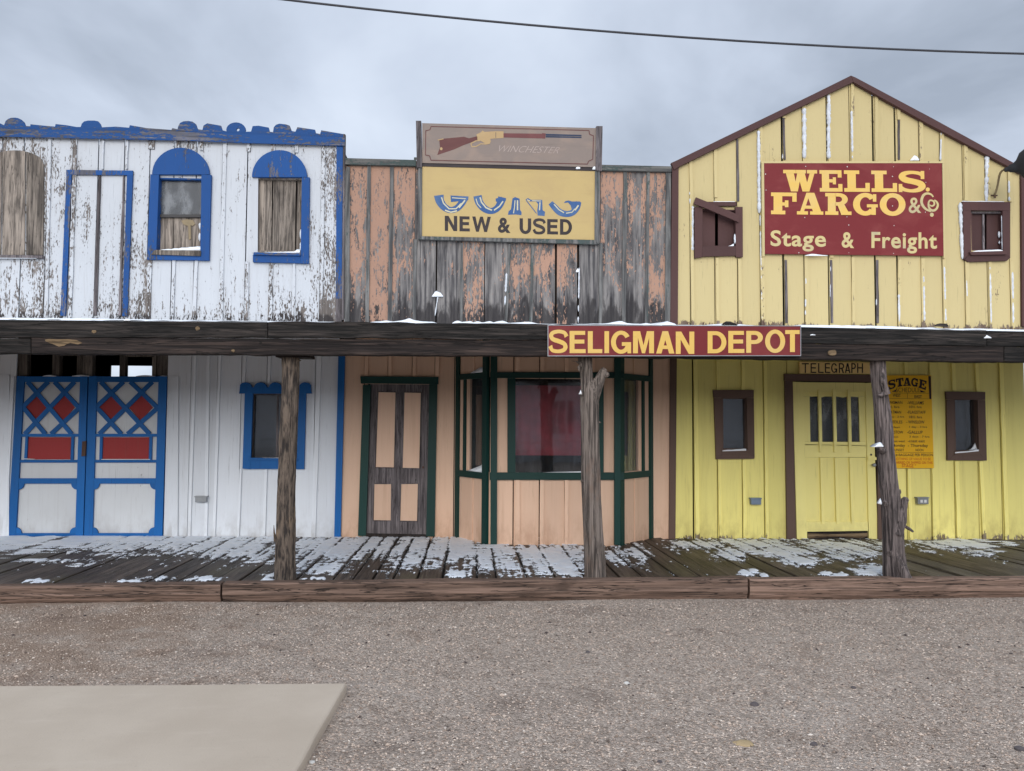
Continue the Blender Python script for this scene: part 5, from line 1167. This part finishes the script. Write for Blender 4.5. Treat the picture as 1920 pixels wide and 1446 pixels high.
sg = thing('sign_board', (PX(1264, 640, YB-.03)[0], YB-.03, PX(1264, 668, YB-.03)[1]), 'long maroon board with gold capital letters hanging on the porch beam', 'sign')
Yg = YB-.035; Z2 = lambda x, y: (1020+x/3.918, 590+y/3.918)
mb = MB(); mb.px([Z2(30, 80), Z2(1885, 84), Z2(1886, 300), Z2(30, 302)], Yg, .028, .5); mb.build('panel', 'sign_maroon', sg)
mb = MB(); e_ = [Z2(27, 77), Z2(1889, 81), Z2(1889, 304), Z2(27, 306)]; i_ = [Z2(32, 81), Z2(1884, 86), Z2(1884, 299), Z2(32, 301)]
for k in range(4): j = (k+1) % 4; mb.px([e_[k], e_[j], i_[j], i_[k]], Yg-.003-.0004*(k % 2), .033)
mb.build('rim', 'metal_grey', sg)
mb = MB()
let = (('S', 38, 172, 110, 284), ('E', 188, 306, 120, 283), ('L', 322, 428, 122, 283), ('I', 444, 478, 122, 283), ('G', 492, 640, 118, 288), ('M', 654, 808, 122, 284), ('A', 824, 958, 122, 286), ('N', 968, 1104, 125, 289),
       ('D', 1202, 1340, 122, 284), ('E', 1354, 1472, 120, 282), ('P', 1486, 1608, 120, 281), ('O', 1624, 1772, 110, 282), ('T', 1772, 1878, 114, 275))
sans_into(mb, [(ch, [Z2(x0, y0), Z2(x1, y0), Z2(x1, y1), Z2(x0, y1)]) for ch, x0, x1, y0, y1 in let], Yg-.002, 9.2, 7.4)
mb.build('lettering', 'sign_gold', sg)

tg = thing('sign_board', (PX(1565, 690)[0], YW-.06, PX(1565, 701)[1]), 'small tan board with thin dark capital letters above the telegraph door', 'sign')
Z6 = lambda x, y: (1260+x/2.909, 590+y/2.909)
mb = MB(); mb.px([Z6(697, 257), Z6(1085, 262), Z6(1085, 323), Z6(697, 321)], YW-.055, .03, .4); mb.build('panel', 'sign_tan', tg)
mb = MB()
sans_into(mb, [(ch, [Z6(x0, 265), Z6(x1, 265), Z6(x1, 319), Z6(x0, 318)]) for ch, x0, x1 in (('T', 708, 747), ('E', 756, 787), ('L', 797, 827), ('E', 834, 863), ('G', 868, 901), ('R', 910, 939), ('A', 943, 973), ('P', 978, 1003), ('H', 1010, 1042))], YW-.057, 2.2, 2.2)
mb.build('lettering', 'paint_dark', tg)

st = thing('sign_board', (PX(1706, 790)[0], YW-.05, PX(1706, 878)[1]), 'orange yellow timetable board crowded with hand lettering beside the gnarled right post', 'sign')
Yk = YW-.04
mb = MB(); mb.px([(1659, 704), (1745.8, 704), (1751, 878), (1664, 878)], Yk, .012, .5); mb.build('panel', 'sign_orange', st)
# board mapping: u 0..1, v 0 top..1 bottom
q = lambda u, v: (1659+86.8*u+5.1*v, 704+174*v)
Zs = lambda x, y: (1640+x/7.23, 690+y/7.23)
def tq(x0, y0, x1, y1, dy=0): return [Zs(x0, y0), Zs(x1, y0+dy), Zs(x1, y1+dy), Zs(x0, y1)]
mb = MB(); Yl = Yk-.002
arcm = lambda u, v: Zs(185+(700-185)*u+(v-.5)*18*(u-.5)*2, 285+4*((u-.5)*2)**2*4-(1-((u-.5)*2)**2)*42-v*(108+26*abs(u-.5)))
slab_into(mb, [('S', 0, .19), ('T', .205, .40), ('A', .39, .60), ('G', .60, .785), ('E', .81, 1)], arcm, Yl)
flat(mb, [Zs(232, 322), Zs(295, 290), Zs(292, 325)], Yl); flat(mb, [Zs(615, 300), Zs(622, 332), Zs(700, 330)], Yl)
flat(mb, [Zs(726, 110), Zs(762, 110), Zs(768, 425), Zs(742, 420), Zs(738, 330)], Yl); flat(mb, [Zs(140, 110), Zs(168, 110), Zs(162, 240), Zs(146, 420), Zs(144, 200)], Yl)
text_into(mb, 'SCHEDULE', tq(290, 268, 610, 330), Yl, -.01)
for s_, b in (('WEST', (245, 350, 352, 392)), ('EAST', (540, 368, 640, 408)), ('KINGMAN', (165, 450, 375, 486)), ('-WILLIAMS', (445, 450, 665, 494)), ('1½ hrs', (180, 512, 335, 545)), ('10½ hrs', (470, 512, 635, 545)),
              ('OATMAN', (180, 578, 358, 618)), ('-FLAGSTAFF', (440, 580, 690, 620)), ('1 day - 2 hrs', (175, 648, 400, 680)), ('18½ hrs', (468, 648, 640, 682)), ('NEEDLES', (180, 712, 375, 752)), ('- WINSLOW', (430, 712, 675, 754)),
              ('2 days', (200, 788, 340, 820)), ('1 day - 3 hrs', (470, 785, 710, 820)), ('BARSTOW', (190, 850, 385, 890)), ('-GALLUP', (440, 850, 650, 892)), ('4 days', (205, 920, 320, 950)), ('3 days - 7 hrs', (470, 918, 742, 952)),
              ('coast west', (215, 980, 410, 1006)), ('-coast east', (450, 978, 680, 1008)), ('Monday', (240, 1030, 412, 1080)), ('- Thursday', (450, 1030, 722, 1085)), ('SUNSET', (245, 1095, 400, 1128)), ('NOON', (555, 1095, 660, 1130)),
              ('15 # BAGGAGE PER PERSON', (235, 1160, 790, 1200))):
    text_into(mb, s_, tq(*b, 2), Yl, .008)
line(mb, [Zs(180, 340), Zs(735, 345)], .45, Yl); line(mb, [Zs(445, 345), Zs(445, 412)], .45, Yl-.0005); line(mb, [Zs(180, 415), Zs(740, 420)], .45, Yl-.001); line(mb, [Zs(240, 1142), Zs(795, 1150)], .5, Yl-.0006)
mb.build('lettering', 'paint_dark', st)
mb = MB(); text_into(mb, 'NOTHING OF VALUE TO BE', tq(270, 1216, 760, 1250, 2), Yl, .0); text_into(mb, 'CARRIED OR SHIPPED ON THIS', tq(265, 1265, 785, 1300, 4), Yl, .006); text_into(mb, 'STAGE "', tq(370, 1300, 560, 1345, 8), Yl, .01)
mb.build('lettering', 'paint_red', st)

# ================================================================== PORCH
pp = thing('porch_roof', (0, YB, 2.25), 'long dark porch roof of rough beams with snow along its edge in front of the shops', 'porch roof')
def beam(pts, yf, th, mat='beam_wood', r=None, wob=.006):
    """pts: four photo points TL TR BR BL at depth yf"""
    a, b, c, d = (PX(*p, yf) for p in pts); n = max(6, int(abs(b[0]-a[0])/.08)); mb = MB()
    mb.ladder(a, d, b, c, n, yf, yf+th, wob, r); return mb.build('beam', mat, pp, bevel=.006)
beam([(-1400, 590), (501.5, 602.5), (501.5, 633), (-1400, 634)], YB, .05, r=.35)
beam([(502.5, 602.5), (1240, 610), (1240, 640), (502.5, 632.5)], YB-.006, .05, r=.55)
beam([(1241, 609.5), (1850, 619), (1850, 649), (1241, 641)], YB-.002, .05, r=.75)
beam([(1851, 622), (2480, 633), (2480, 658), (1851, 649)], YB+.004, .05, r=.1)
beam([(-1400, 633), (57.5, 634.5), (57.5, 663), (-1400, 665)], YB+.018, .15, r=.05)
beam([(58.5, 633), (1045, 638), (1045, 667.5), (58.5, 663)], YB+.008, .15, 'beam_brown', r=.62)
beam([(1046, 638), (1882, 649), (1882, 679), (1046, 668)], YB+.010, .15, 'beam_brown', r=.5)
beam([(1883, 649.5), (2480, 657), (2480, 685), (1883, 678)], YB+.014, .15, r=.4)
mb = MB(); rs = random.Random(4)
for c, rx, ry in (((176, 622), 5, 2.8), ((370.5, 616), 4, 4), ((1561, 661.5), 9, 6), ((437, 657.5), 3.5, 2.6)):
    mb.px([(c[0]+rx*cos(t*pi/6)*rs.uniform(.8, 1.15), c[1]+ry*sin(t*pi/6)*rs.uniform(.8, 1.15)) for t in range(12)], YB-.004, .014)
mb.px([(84, 637), (92, 635.5), (108, 636.5), (128, 636), (144, 638), (154, 643), (146, 646), (132, 643), (126, 644.5), (120, 648.5), (110, 650), (101, 646), (92, 643), (86, 640.5)], YB+.004, .01)
mb.build('knot', 'knot_wood', pp)
# deck of the porch roof, rising to the wall
zr0 = PX(960, 606, YB)[1]; mb = MB()
x = XL
rr = random.Random(9)
while x < XR:
    w_ = rr.choice((.15, .2, .25)); 
    for _ in (0,):
        z0, z1 = zr0-.05, 2.86; vs = [(x, YB+.055, z0), (x+w_-.004, YB+.055, z0), (x+w_-.004, YW-.03, z1), (x, YW-.03, z1)]
        vs += [(a, b, c+.03) for a, b, c in vs]; mb.add(vs, [(3, 2, 1, 0), (4, 5, 6, 7), (0, 1, 5, 4), (1, 2, 6, 5), (2, 3, 7, 6), (3, 0, 4, 7)])
    x += w_
mb.build('roof_deck', 'stud_wood', pp)
for xx in [XL+.6*i for i in range(33)]:
    if xx > XR-.1: break
    mb = MB(); z0, z1 = zr0-.055, 2.855
    vs = [(xx, YB+.18, z0-.07), (xx+.05, YB+.18, z0-.07), (xx+.05, YW-.05, z1-.09), (xx, YW-.05, z1-.09)]; vs += [(a, b, c+.085) for a, b, c in vs]
    mb.add(vs, [(3, 2, 1, 0), (4, 5, 6, 7), (0, 1, 5, 4), (1, 2, 6, 5), (2, 3, 7, 6), (3, 0, 4, 7)]); mb.build('rafter', 'stud_wood', pp)
# snow lying on the porch roof: thin on the left, lumps in the middle, a thicker lip at the right
def roof_snow():
    prof = [(-1500, 2.2), (0, 2.6), (60, 2.2), (140, 3.2), (200, 2.4), (300, 2), (480, 1.2), (640, 1.0), (690, .6), (705, 3), (722, 4.2), (735, 3), (748, 4.5), (766, 8.5), (776, 6), (790, 3.5), (812, 3), (818, 0), (846, 0), (852, 4.5), (858, 6), (866, 3), (882, 6), (888, 2), (896, 5), (905, 3), (920, 5.5), (926, 3), (945, 7), (955, 2), (985, 4.5), (995, 4.8), (1010, 1.5),
            (1030, 1), (1090, 1.5), (1140, 3), (1160, 7.5), (1170, 8), (1180, 3.5), (1205, 3), (1215, 5), (1230, 1.4), (1246, 5.5), (1256, 8.5), (1266, 6), (1270, 1.6), (1330, 1.8), (1345, 3.2), (1360, 4), (1368, 7), (1400, 3.5), (1420, 2), (1495, 2), (1508, 4), (1600, 4.6), (1680, 4.4), (1700, 4), (1725, 2.2), (1760, 3.4), (1790, 1.6), (1830, 2.6), (1850, 3.2), (1920, 2.4), (2900, 3)]
    def P_(p):
        for (a, u), (b, v) in zip(prof, prof[1:]):
            if a <= p <= b: return u+(v-u)*(p-a)/(b-a)
        return 2
    mb = MB(); vs = []; xs = []; x = XL+.02
    while x < XR: xs.append(x); x += .018 if -4.8 < x < 6.4 else .08
    rows = (0, .03, .10, .30, .8, 1.6, 2.88)
    for x in xs:
        pxx = toPX(x, YB, zr0)[0]; base = PX(pxx, 602.5+(pxx-500)*.0095 if pxx < 1500 else 611.5+(pxx-1500)*.02, YB)[1]-.004; hh = P_(pxx)/FPX*YB*(1+.25*noise.noise((x*14, 0, 0)))
        for k, d in enumerate(rows):
            z = base+(zr0+.0-base)*min(1, d*2)+(2.895-zr0)*d/2.88*.96; h_ = (0.0, .75*hh, hh, .9*hh, .7*hh+.01, .02, .015)[k]
            if k == 0: z -= .006
            vs.append((x, YB-.004+d, z+max(h_, -.01)+(0 if hh > .0025 or k > 3 else -.02)))
    n = len(rows); mb.add(vs, [(i*n+j, (i+1)*n+j, (i+1)*n+j+1, i*n+j+1) for i in range(len(xs)-1) for j in range(n-1)], .5)
    tag(mb.build('snow', 'snow', org=(0, YB, zr0), smooth=True), kind='stuff')
roof_snow()
mb = MB(); mb.px([(1355, 608), (1362, 602.5), (1370, 603), (1384, 609)], YB-.01, .05); mb.px([(1755, 611), (1762, 606.5), (1774, 607), (1780, 612)], YB-.01, .05); mb.build('splinter', 'beam_wood', pp)
heap([(1845+2*i, 634) for i in range(8)], [1, 3, 6, 5.5, 4, 3, 2, .8], YB-.004, .02); heap([(1519+2*i, 628.5) for i in range(6)], [.6, 1.4, 1.8, 1.6, 1, .5], YB-.006, .01)
heap([(232+2*i, 601) for i in range(7)], [.8, 2.2, 3, 3, 2.5, 1.8, .6], YB-.01, .02)

# ---- porch posts: rough tree trunks, each its own thing
def log_post(label, prof, Y, mat, ridge=.10, fine=.05, stubs=(), seed=0, plate=None, flare=.0):
    """prof: rows (y, left x, right x) in the photo at depth Y"""
    mb = MB(); rows = []
    for (ya, la, ra), (yb_, lb, rb) in zip(prof, prof[1:]):
        k = max(1, int(abs(yb_-ya)/7))
        for i in range(k): t = i/k; rows.append((ya+(yb_-ya)*t, la+(lb-la)*t, ra+(rb-ra)*t))
    rows.append(prof[-1]); path, rad = [], []
    for y, l, r in rows:
        a, b = PX(l, y, Y), PX(r, y, Y); path.append(((a[0]+b[0])/2, Y, a[1])); rad.append((b[0]-a[0])/2)
    def fn(i, j, a):
        z = path[i][2]
        return 1+ridge*noise.noise((cos(a)*2.2+seed, sin(a)*2.2, z*1.1))+fine*noise.noise((cos(a)*7+seed, sin(a)*7, z*2.2+3))+.03*noise.noise((cos(a)*9, sin(a)*9+seed, z*16))+.5*fine*noise.noise((cos(a)*19+seed, sin(a)*19, z*3))
    mb.tube(path, rad, 48, fn)
    for pts, rr_, dy in stubs:
        p = [(PX(x_, y_, Y)[0], Y+d_, PX(x_, y_, Y)[1]) for x_, y_, d_ in pts]
        pth, rds = [], []
        for i in range(len(p)-1):
            for s_ in range(4): t = s_/4; pth.append(tuple(p[i][k]+(p[i+1][k]-p[i][k])*t for k in range(3))); rds.append((rr_[i]+(rr_[i+1]-rr_[i])*t)/FPX*Y)
        pth.append(p[-1]); rds.append(rr_[-1]/FPX*Y)
        mb.tube(pth, rds, 14, lambda i, j, a: 1+.22*noise.noise((cos(a)*1.7+seed, sin(a)*1.7, i*.35)))
    base = path[-1]
    t = thing('porch_post', (base[0], Y, base[2]), label, 'post', 'rough tree trunk posts holding up the porch')
    mb.build('trunk', mat, t, smooth=False)
    if plate:
        m2 = MB(); m2.px(plate, Y-.10, .24, .6); m2.build('cap_plate', 'beam_brown', t)
    return t
YP = 7.56
log_post('porch post still covered in flaky brown bark, in front of the blue scalloped window', [(668, 528, 561), (690, 529.5, 560.5), (735, 528.5, 560.5), (790, 525, 557), (830, 522.5, 555.5), (870, 521.5, 554.5), (900, 520, 554), (945, 519.5, 553.5), (1000, 518.5, 554), (1040, 517, 553), (1088, 515, 553)], YP, 'bark_brown', .13, .08,
         stubs=[([(516.5, 1015, 0), (515, 998, -.02), (514.5, 984, -.02)], (3, 1.6, .4), 0), ([(558, 676, -.02), (566, 677, -.04)], (3, .8), 0)], seed=1, plate=[(516.5, 664), (581, 664.5), (581, 670.5), (516.5, 669.5)])
log_post('smooth grey cedar porch post with a sawn branch stub, under the maroon hanging sign', [(668, 1083.5, 1110), (690, 1087, 1110.5), (715, 1089, 1113), (735, 1088.5, 1122), (760, 1088, 1123), (800, 1089, 1123), (850, 1090, 1123.5), (890, 1090.5, 1125), (940, 1092, 1127), (1000, 1094, 1131), (1040, 1095.5, 1134), (1088, 1096.5, 1135)], YP-.04, 'cedar_grey', .07, .07,
         stubs=[([(1106, 752, -.01), (1117, 724, -.02), (1126, 706, -.03), (1131, 696, -.03), (1133.5, 692, -.03)], (16, 12, 8.5, 7, 5), 0), ([(1129, 700, -.03), (1134.5, 703, -.05), (1140, 702, -.06)], (7, 6, 3.5), 0), ([(1090, 683, -.03), (1083, 690, -.07), (1084, 697, -.08)], (4, 2.4, .8), 0), ([(1088, 682, -.03), (1078, 679, -.08), (1069, 678.5, -.10)], (3, 1.2, .3), 0), ([(1092, 740, -.02), (1087, 739, -.05)], (5, 3), 0), ([(1120, 791, -.03), (1125.5, 792.5, -.04)], (2, .8), 0), ([(1093, 902, -.02), (1088.5, 902, -.03)], (4, 1.6), 0)], seed=5)
log_post('gnarled leaning grey porch post with knobs and stubs, beside the orange timetable', [(672, 1632.5, 1658.5), (700, 1634, 1660), (735, 1637.5, 1663), (770, 1640, 1668), (813, 1643.5, 1673.5), (835, 1643.5, 1674), (870, 1647, 1678), (900, 1650, 1681), (925, 1653, 1684), (960, 1655, 1690), (1000, 1656, 1692), (1040, 1657.5, 1694), (1066, 1658, 1698), (1090, 1659, 1703)], YP-.10, 'cedar_dark', .12, .10,
         stubs=[([(1652, 846, -.05), (1642, 842, -.09), (1635.5, 838, -.11)], (6.5, 5.5, 3.5), 0), ([(1674, 1000, -.04), (1683, 975, -.05), (1687, 950, -.06), (1690, 935, -.07), (1691, 931, -.07)], (14, 11.5, 7, 6.5, 3.5), 0), ([(1676, 930, -.03), (1682.5, 922, -.04), (1683, 917, -.04)], (6, 3.5, 1.4), 0), ([(1690, 985, -.05), (1697, 990, -.08), (1702, 995, -.10)], (3, 3, 1.6), 0),
                ([(1668, 1030, -.03), (1684, 1070, -.07), (1689, 1092, -.08)], (12, 13, 15), 0), ([(1655, 735, -.06), (1643, 742, -.10), (1637, 741, -.1)], (6, 3.5, 1.4), 0), ([(1648, 690, -.06), (1646, 715, -.095), (1654, 740, -.09)], (5, 5, 6), 0), ([(1655, 945, -.06), (1651, 938, -.08)], (5, 3), 0)], seed=9)
heap([(1640+2*i, 838) for i in range(9)], [1, 4, 6, 8, 9, 8.5, 7, 4, 1], YP-.24, .09); heap([(1647+1.6*i, 944+i*.5) for i in range(5)], [2, 7, 11, 8, 2], YP-.22, .03)
heap([(1086+1.2*i, 739) for i in range(5)], [1, 5, 8, 6, 1], YP-.12, .04)

# ================================================================== LAMP, CABLE, STONES
bl = thing('barn_lamp', (PX(1864, 366)[0], YW, PX(1864, 366)[1]), 'dark gooseneck barn lamp on a rusty curved arm above the right brown window', 'lamp')
a0 = PX(1863, 367); e1 = PX(1888, 318, YW-.55)
pts = []
ctl = [Vector((a0[0], YW-.02, a0[1])), Vector((PX(1862, 345)[0], YW-.16, PX(1862, 345)[1])), Vector((PX(1868, 320, YW-.4)[0], YW-.40, PX(1868, 318, YW-.4)[1])), Vector((e1[0], YW-.55, e1[1]))]
for i in range(17):
    t = i/16; u = 1-t; pts.append(tuple(ctl[0]*u**3+ctl[1]*3*u*u*t+ctl[2]*3*u*t*t+ctl[3]*t**3))
mb = MB(); mb.tube(pts, [.014]*17, 10); mb.build('arm', 'lamp_arm', bl, smooth=True)
mb = MB(); mb.box(a0[0]-.045, a0[0]+.045, YW-.022, YW-.004, a0[1]-.006, a0[1]+.006); mb.box(a0[0]-.012, a0[0]+.012, YW-.03, YW-.022, a0[1]-.04, a0[1]+.03); mb.build('mounting_plate', 'rust', bl)
ax = Vector((.80, -.45, .16)).normalized(); P0 = Vector(pts[-1]); mb = MB()
so_ = [(0, .026), (.05, .036), (.06, .050), (.11, .06), (.15, .09), (.20, .17), (.30, .225), (.31, .23)]
Yax = ax
mb.tube([tuple(P0+Yax*(d-.03)) for d, r in so_[:8]], [r for d, r in so_[:8]], 28, cap=False); sh = mb.build('lamp_shade', 'lamp_black', bl, smooth=True)
mb = MB(); mb.tube([tuple(P0+Yax*d) for d in (.12, .18, .23, .26)], [.02, .034, .034, .012], 14); mb.build('bulb', 'socket_white', bl, smooth=True)

# overhead cable, hung from two poles well outside the view
mb = MB(); Yc = 7.0; A = PX(530, -1, Yc); Bm = PX(1225, 66, Yc); C_ = PX(1920, 101, Yc)
import itertools
def zc(x):                                     # parabola through the three sighted points
    xs, zs = (A[0], Bm[0], C_[0]), (A[1], Bm[1], C_[1]); s_ = 0
    for i in range(3):
        t = zs[i]
        for j in range(3):
            if j != i: t *= (x-xs[j])/(xs[i]-xs[j])
        s_ += t
    return s_
pts = [(x, Yc, zc(x)) for x in [-14+.5*i for i in range(65)]]
mb.tube(pts, [.0105]*len(pts), 8); tag(mb.build('overhead_cable', 'cable_black', smooth=True), 'thin dark cable sagging across the cloudy sky above the roofs', 'cable')

def stone(px_, py_, wpx, hpx, mat, label, flat_=.6):
    x, y = G(px_, py_, .0); s_ = wpx/2/FPX*y; mb = MB(); vs = []; n, m = 8, 12; k = random.random()*30; z0 = gz(x, y)
    for i in range(n+1):
        th = pi*i/n
        for j in range(m):
            a = 2*pi*j/m; d = 1+.28*noise.noise((sin(th)*cos(a)*1.3+k, sin(th)*sin(a)*1.3, cos(th)*1.3))
            vs.append((x+s_*d*sin(th)*cos(a), y+s_*.8*d*sin(th)*sin(a), z0+.2*s_*flat_+s_*flat_*d*cos(th)))
    fs = [(i*m+j, (i+1)*m+j, (i+1)*m+(j+1) % m, i*m+(j+1) % m) for i in range(n) for j in range(m)]
    mb.add(vs, fs, .5); tag(mb.build('stone', mat), label, 'stone', 'single stones lying on the gravel yard')
for a in ((1175.5, 1279, 12, 9, 'stone_white', 'small white stone alone on the gravel in the middle of the yard'), (1393, 1389, 36, 6, 'stone_tan', 'flat tan chip lying on the gravel near the bottom of the view', .22), (1415, 1318, 17, 9, 'stone_dark', 'dark rounded stone on the gravel beyond the tan chip'),
          (1526, 1391, 15, 8, 'stone_dark', 'dark pebble on the gravel right of the tan chip'), (1545, 1394, 6, 4, 'stone_dark', 'tiny dark pebble touching the ground right of the larger dark pebble'), (1912, 1401, 20, 8, 'stone_dark', 'dark stone at the right edge of the gravel'), (1102, 1221, 9, 5, 'stone_dark', 'little dark stone on the gravel straight in front of the grey cedar post'),
          (1600, 1289, 10, 6, 'stone_dark', 'dark brownish pebble on the gravel in line with the telegraph door'), (585, 1430, 12, 9, 'stone_white', 'pale pebble against the right edge of the concrete slab'), (1237, 1425, 10, 6, 'stone_dark', 'dark pebble on the gravel at the bottom of the view left of the tan chip'), (203, 1297, 4, 3, 'stone_white', 'pale speck of stone on the concrete slab')):
    stone(*a)

# the low building over the road, which the shop windows mirror
ob = thing('storefront_building', (0, -13, 0), 'long pale boarded building across the yard, seen only as a reflection in the bay window', 'building')
mb = MB(); wins = [(-6.2+3.1*i, -5.0+3.1*i) for i in range(9)]
mb.box(-18, 30, -19, -13.0, -.05, 3.3, .4); mb.build('wall', 'white_sound', ob)
for a, b in wins:
    mb = MB(); mb.box(a-.1, b+.1, -12.98, -12.94, 1.1, 1.2); mb.box(a-.1, b+.1, -12.98, -12.94, 2.5, 2.6); mb.box(a-.1, a, -12.98, -12.94, 1.2, 2.5); mb.box(b, b+.1, -12.98, -12.94, 1.2, 2.5); mb.box((a+b)/2-.03, (a+b)/2+.03, -12.98, -12.94, 1.2, 2.5)
    f_ = mb.build('window', 'white_panel', ob); mb = MB(); mb.box(a, b, -12.97, -12.96, 1.2, 2.5); mb.build('pane', 'curtain_pale', f_)
mb = MB(); mb.box(-18.3, 30.3, -19, -12.2, 3.32, 3.45, .3); mb.build('roof', 'dark_wood', ob)
mb = MB(); mb.box(-18, 30, -12.5, -12.42, .8, .9); mb.box(-18, 30, -12.5, -12.42, .4, .5)
for x in range(-18, 31, 2): mb.box(x-.05, x+.05, -12.42, -12.32, -.02, 3.31)
mb.build('porch_railing', 'white_panel', ob)

# ================================================================== SNOW ON THE WALK
def walk_snow():
    bl = [(150, 1014, 430, 16, 1.25), (60, 1030, 130, 10, .9), (250, 1022, 160, 14, 1.0), (430, 1030, 110, 20, 1.0), (90, 1052, 90, 4, .75), (240, 1040, 60, 5, .8), (385, 1087, 26, 5, 1.1), (243, 1092, 22, 4, 1.0), (70, 1091, 20, 4, 1.0), (475, 1047, 60, 12, .8), (300, 1085, 30, 4, .8), (150, 1060, 30, 4, .7),
          (620, 1028, 100, 24, 1.15), (600, 1062, 50, 14, .9), (700, 1022, 70, 20, 1.15), (830, 1024, 100, 28, 1.2), (790, 1052, 60, 16, .95), (910, 1030, 80, 24, 1.15), (930, 1060, 70, 14, 1.0), (860, 1078, 22, 6, 1.1), (1000, 1040, 34, 22, 1.1), (1050, 1050, 50, 30, 1.25), (1062, 1072, 40, 10, 1.1), (595, 1086, 20, 4, 1.0), (505, 1090, 12, 4, 1.2), (520, 1080, 20, 6, .9), (985, 1072, 20, 8, .8),
          (1150, 1042, 22, 14, .8), (1165, 1052, 20, 7, .95), (1192, 1035, 20, 12, .85), (1205, 1050, 14, 9, .8), (1275, 1025, 20, 12, .8), (1330, 1020, 50, 9, .95), (1370, 1038, 34, 10, 1.0), (1410, 1022, 80, 10, 1.1), (1470, 1036, 60, 11, 1.15), (1500, 1052, 34, 9, 1.2), (1560, 1025, 70, 13, 1.05), (1610, 1035, 60, 10, 1.0), (1405, 1074, 17, 5, 1.5), (1432, 1081, 9, 5, 1.4), (1548, 1077, 12, 3, 1.2), (1577, 1080, 13, 4, 1.2),
          (1640, 1072, 36, 11, 1.2), (1590, 1046, 50, 6, .95), (1660, 1020, 20, 4, .8), (1735, 1018, 40, 5, .8), (1800, 1022, 60, 10, 1.05), (1835, 1036, 36, 7, 1.0), (1885, 1020, 34, 5, .9), (1735, 1035, 20, 3, .8), (1758, 1085, 14, 3, 1.0), (1900, 1088, 12, 3, .9)]
    xs, ys = [], []
    x = XL+.05
    while x < XR: xs.append(x); x += .0145 if -4.7 < x < 6.2 else .12
    y = 7.42
    while y < YW-.005: ys.append(y); y += .018 if y < 8.6 else .024
    def h(x, y):
        z = zwalk(x, y); p, q_ = toPX(x, y, z); d = 0
        if -30 < p < 1950:
            for cx, cy, rx, ry, s_ in bl:
                e = ((p-cx)/rx)**2+((q_-cy)/ry)**2
                if e < 4: d = max(d, s_*math.exp(-e*.55)) if e < 4 else d
        else: d = .75*math.exp(-((YW-y)/1.2)**2)
        n1 = fbm(x*3.2, y*1.7, 2, 4); n2 = fbm(x*15, y*10, 7, 4); n3 = noise.noise((x*24, y*1.6, 4)); n4 = noise.noise((x*3, y*26, 8))
        m = d-.66+.70*n1+1.0*n2+.42*n3+.34*n4
        if m > 0:
            for s_ in near_seam(x):
                g = abs(x-s_)
                if g < .034: m -= (.034-g)/.034*(.75-.15*min(1, m))
        return m
    def near_seam(x):
        import bisect
        i = bisect.bisect(SEAMS, x); return [SEAMS[k] for k in (i-1, i) if 0 <= k < len(SEAMS)]
    H = [[h(x, y) for x in xs] for y in ys]; idx = {}; V = []; F = []; RR = []
    def vid(i, j):
        if (i, j) not in idx:
            m = H[j][i]; x, y = xs[i], ys[j]; t = (-.022 if m < 0 else .001+min(.010, m*.03)+.005*fbm(x*24, y*14, 1, 2))
            if m < -.12: t = max(-.03, (m+.12)*.12)
            elif m < 0: t = .001
            idx[(i, j)] = len(V); V.append((x, y, zwalk(x, y)+.006+t)); RR.append(max(0.0, min(1.0, m+.25)))
        return idx[(i, j)]
    for j in range(len(ys)-1):
        for i in range(len(xs)-1):
            if max(H[j][i], H[j][i+1], H[j+1][i], H[j+1][i+1]) > -.14: F.append((vid(i, j), vid(i+1, j), vid(i+1, j+1), vid(i, j+1)))
    mb = MB(); mb.add(V, F, .5); mb.r = RR; tag(mb.build('snow', 'snow_thin', org=(0, 7.4, .15), smooth=True), kind='stuff')
walk_snow()
tag(CRUST.build('snow', 'old_snow', org=(0, YW, 3), smooth=True), kind='stuff')
tag(SNOWS.build('snow', 'snow', org=(0, YW, 3), smooth=True), kind='stuff')
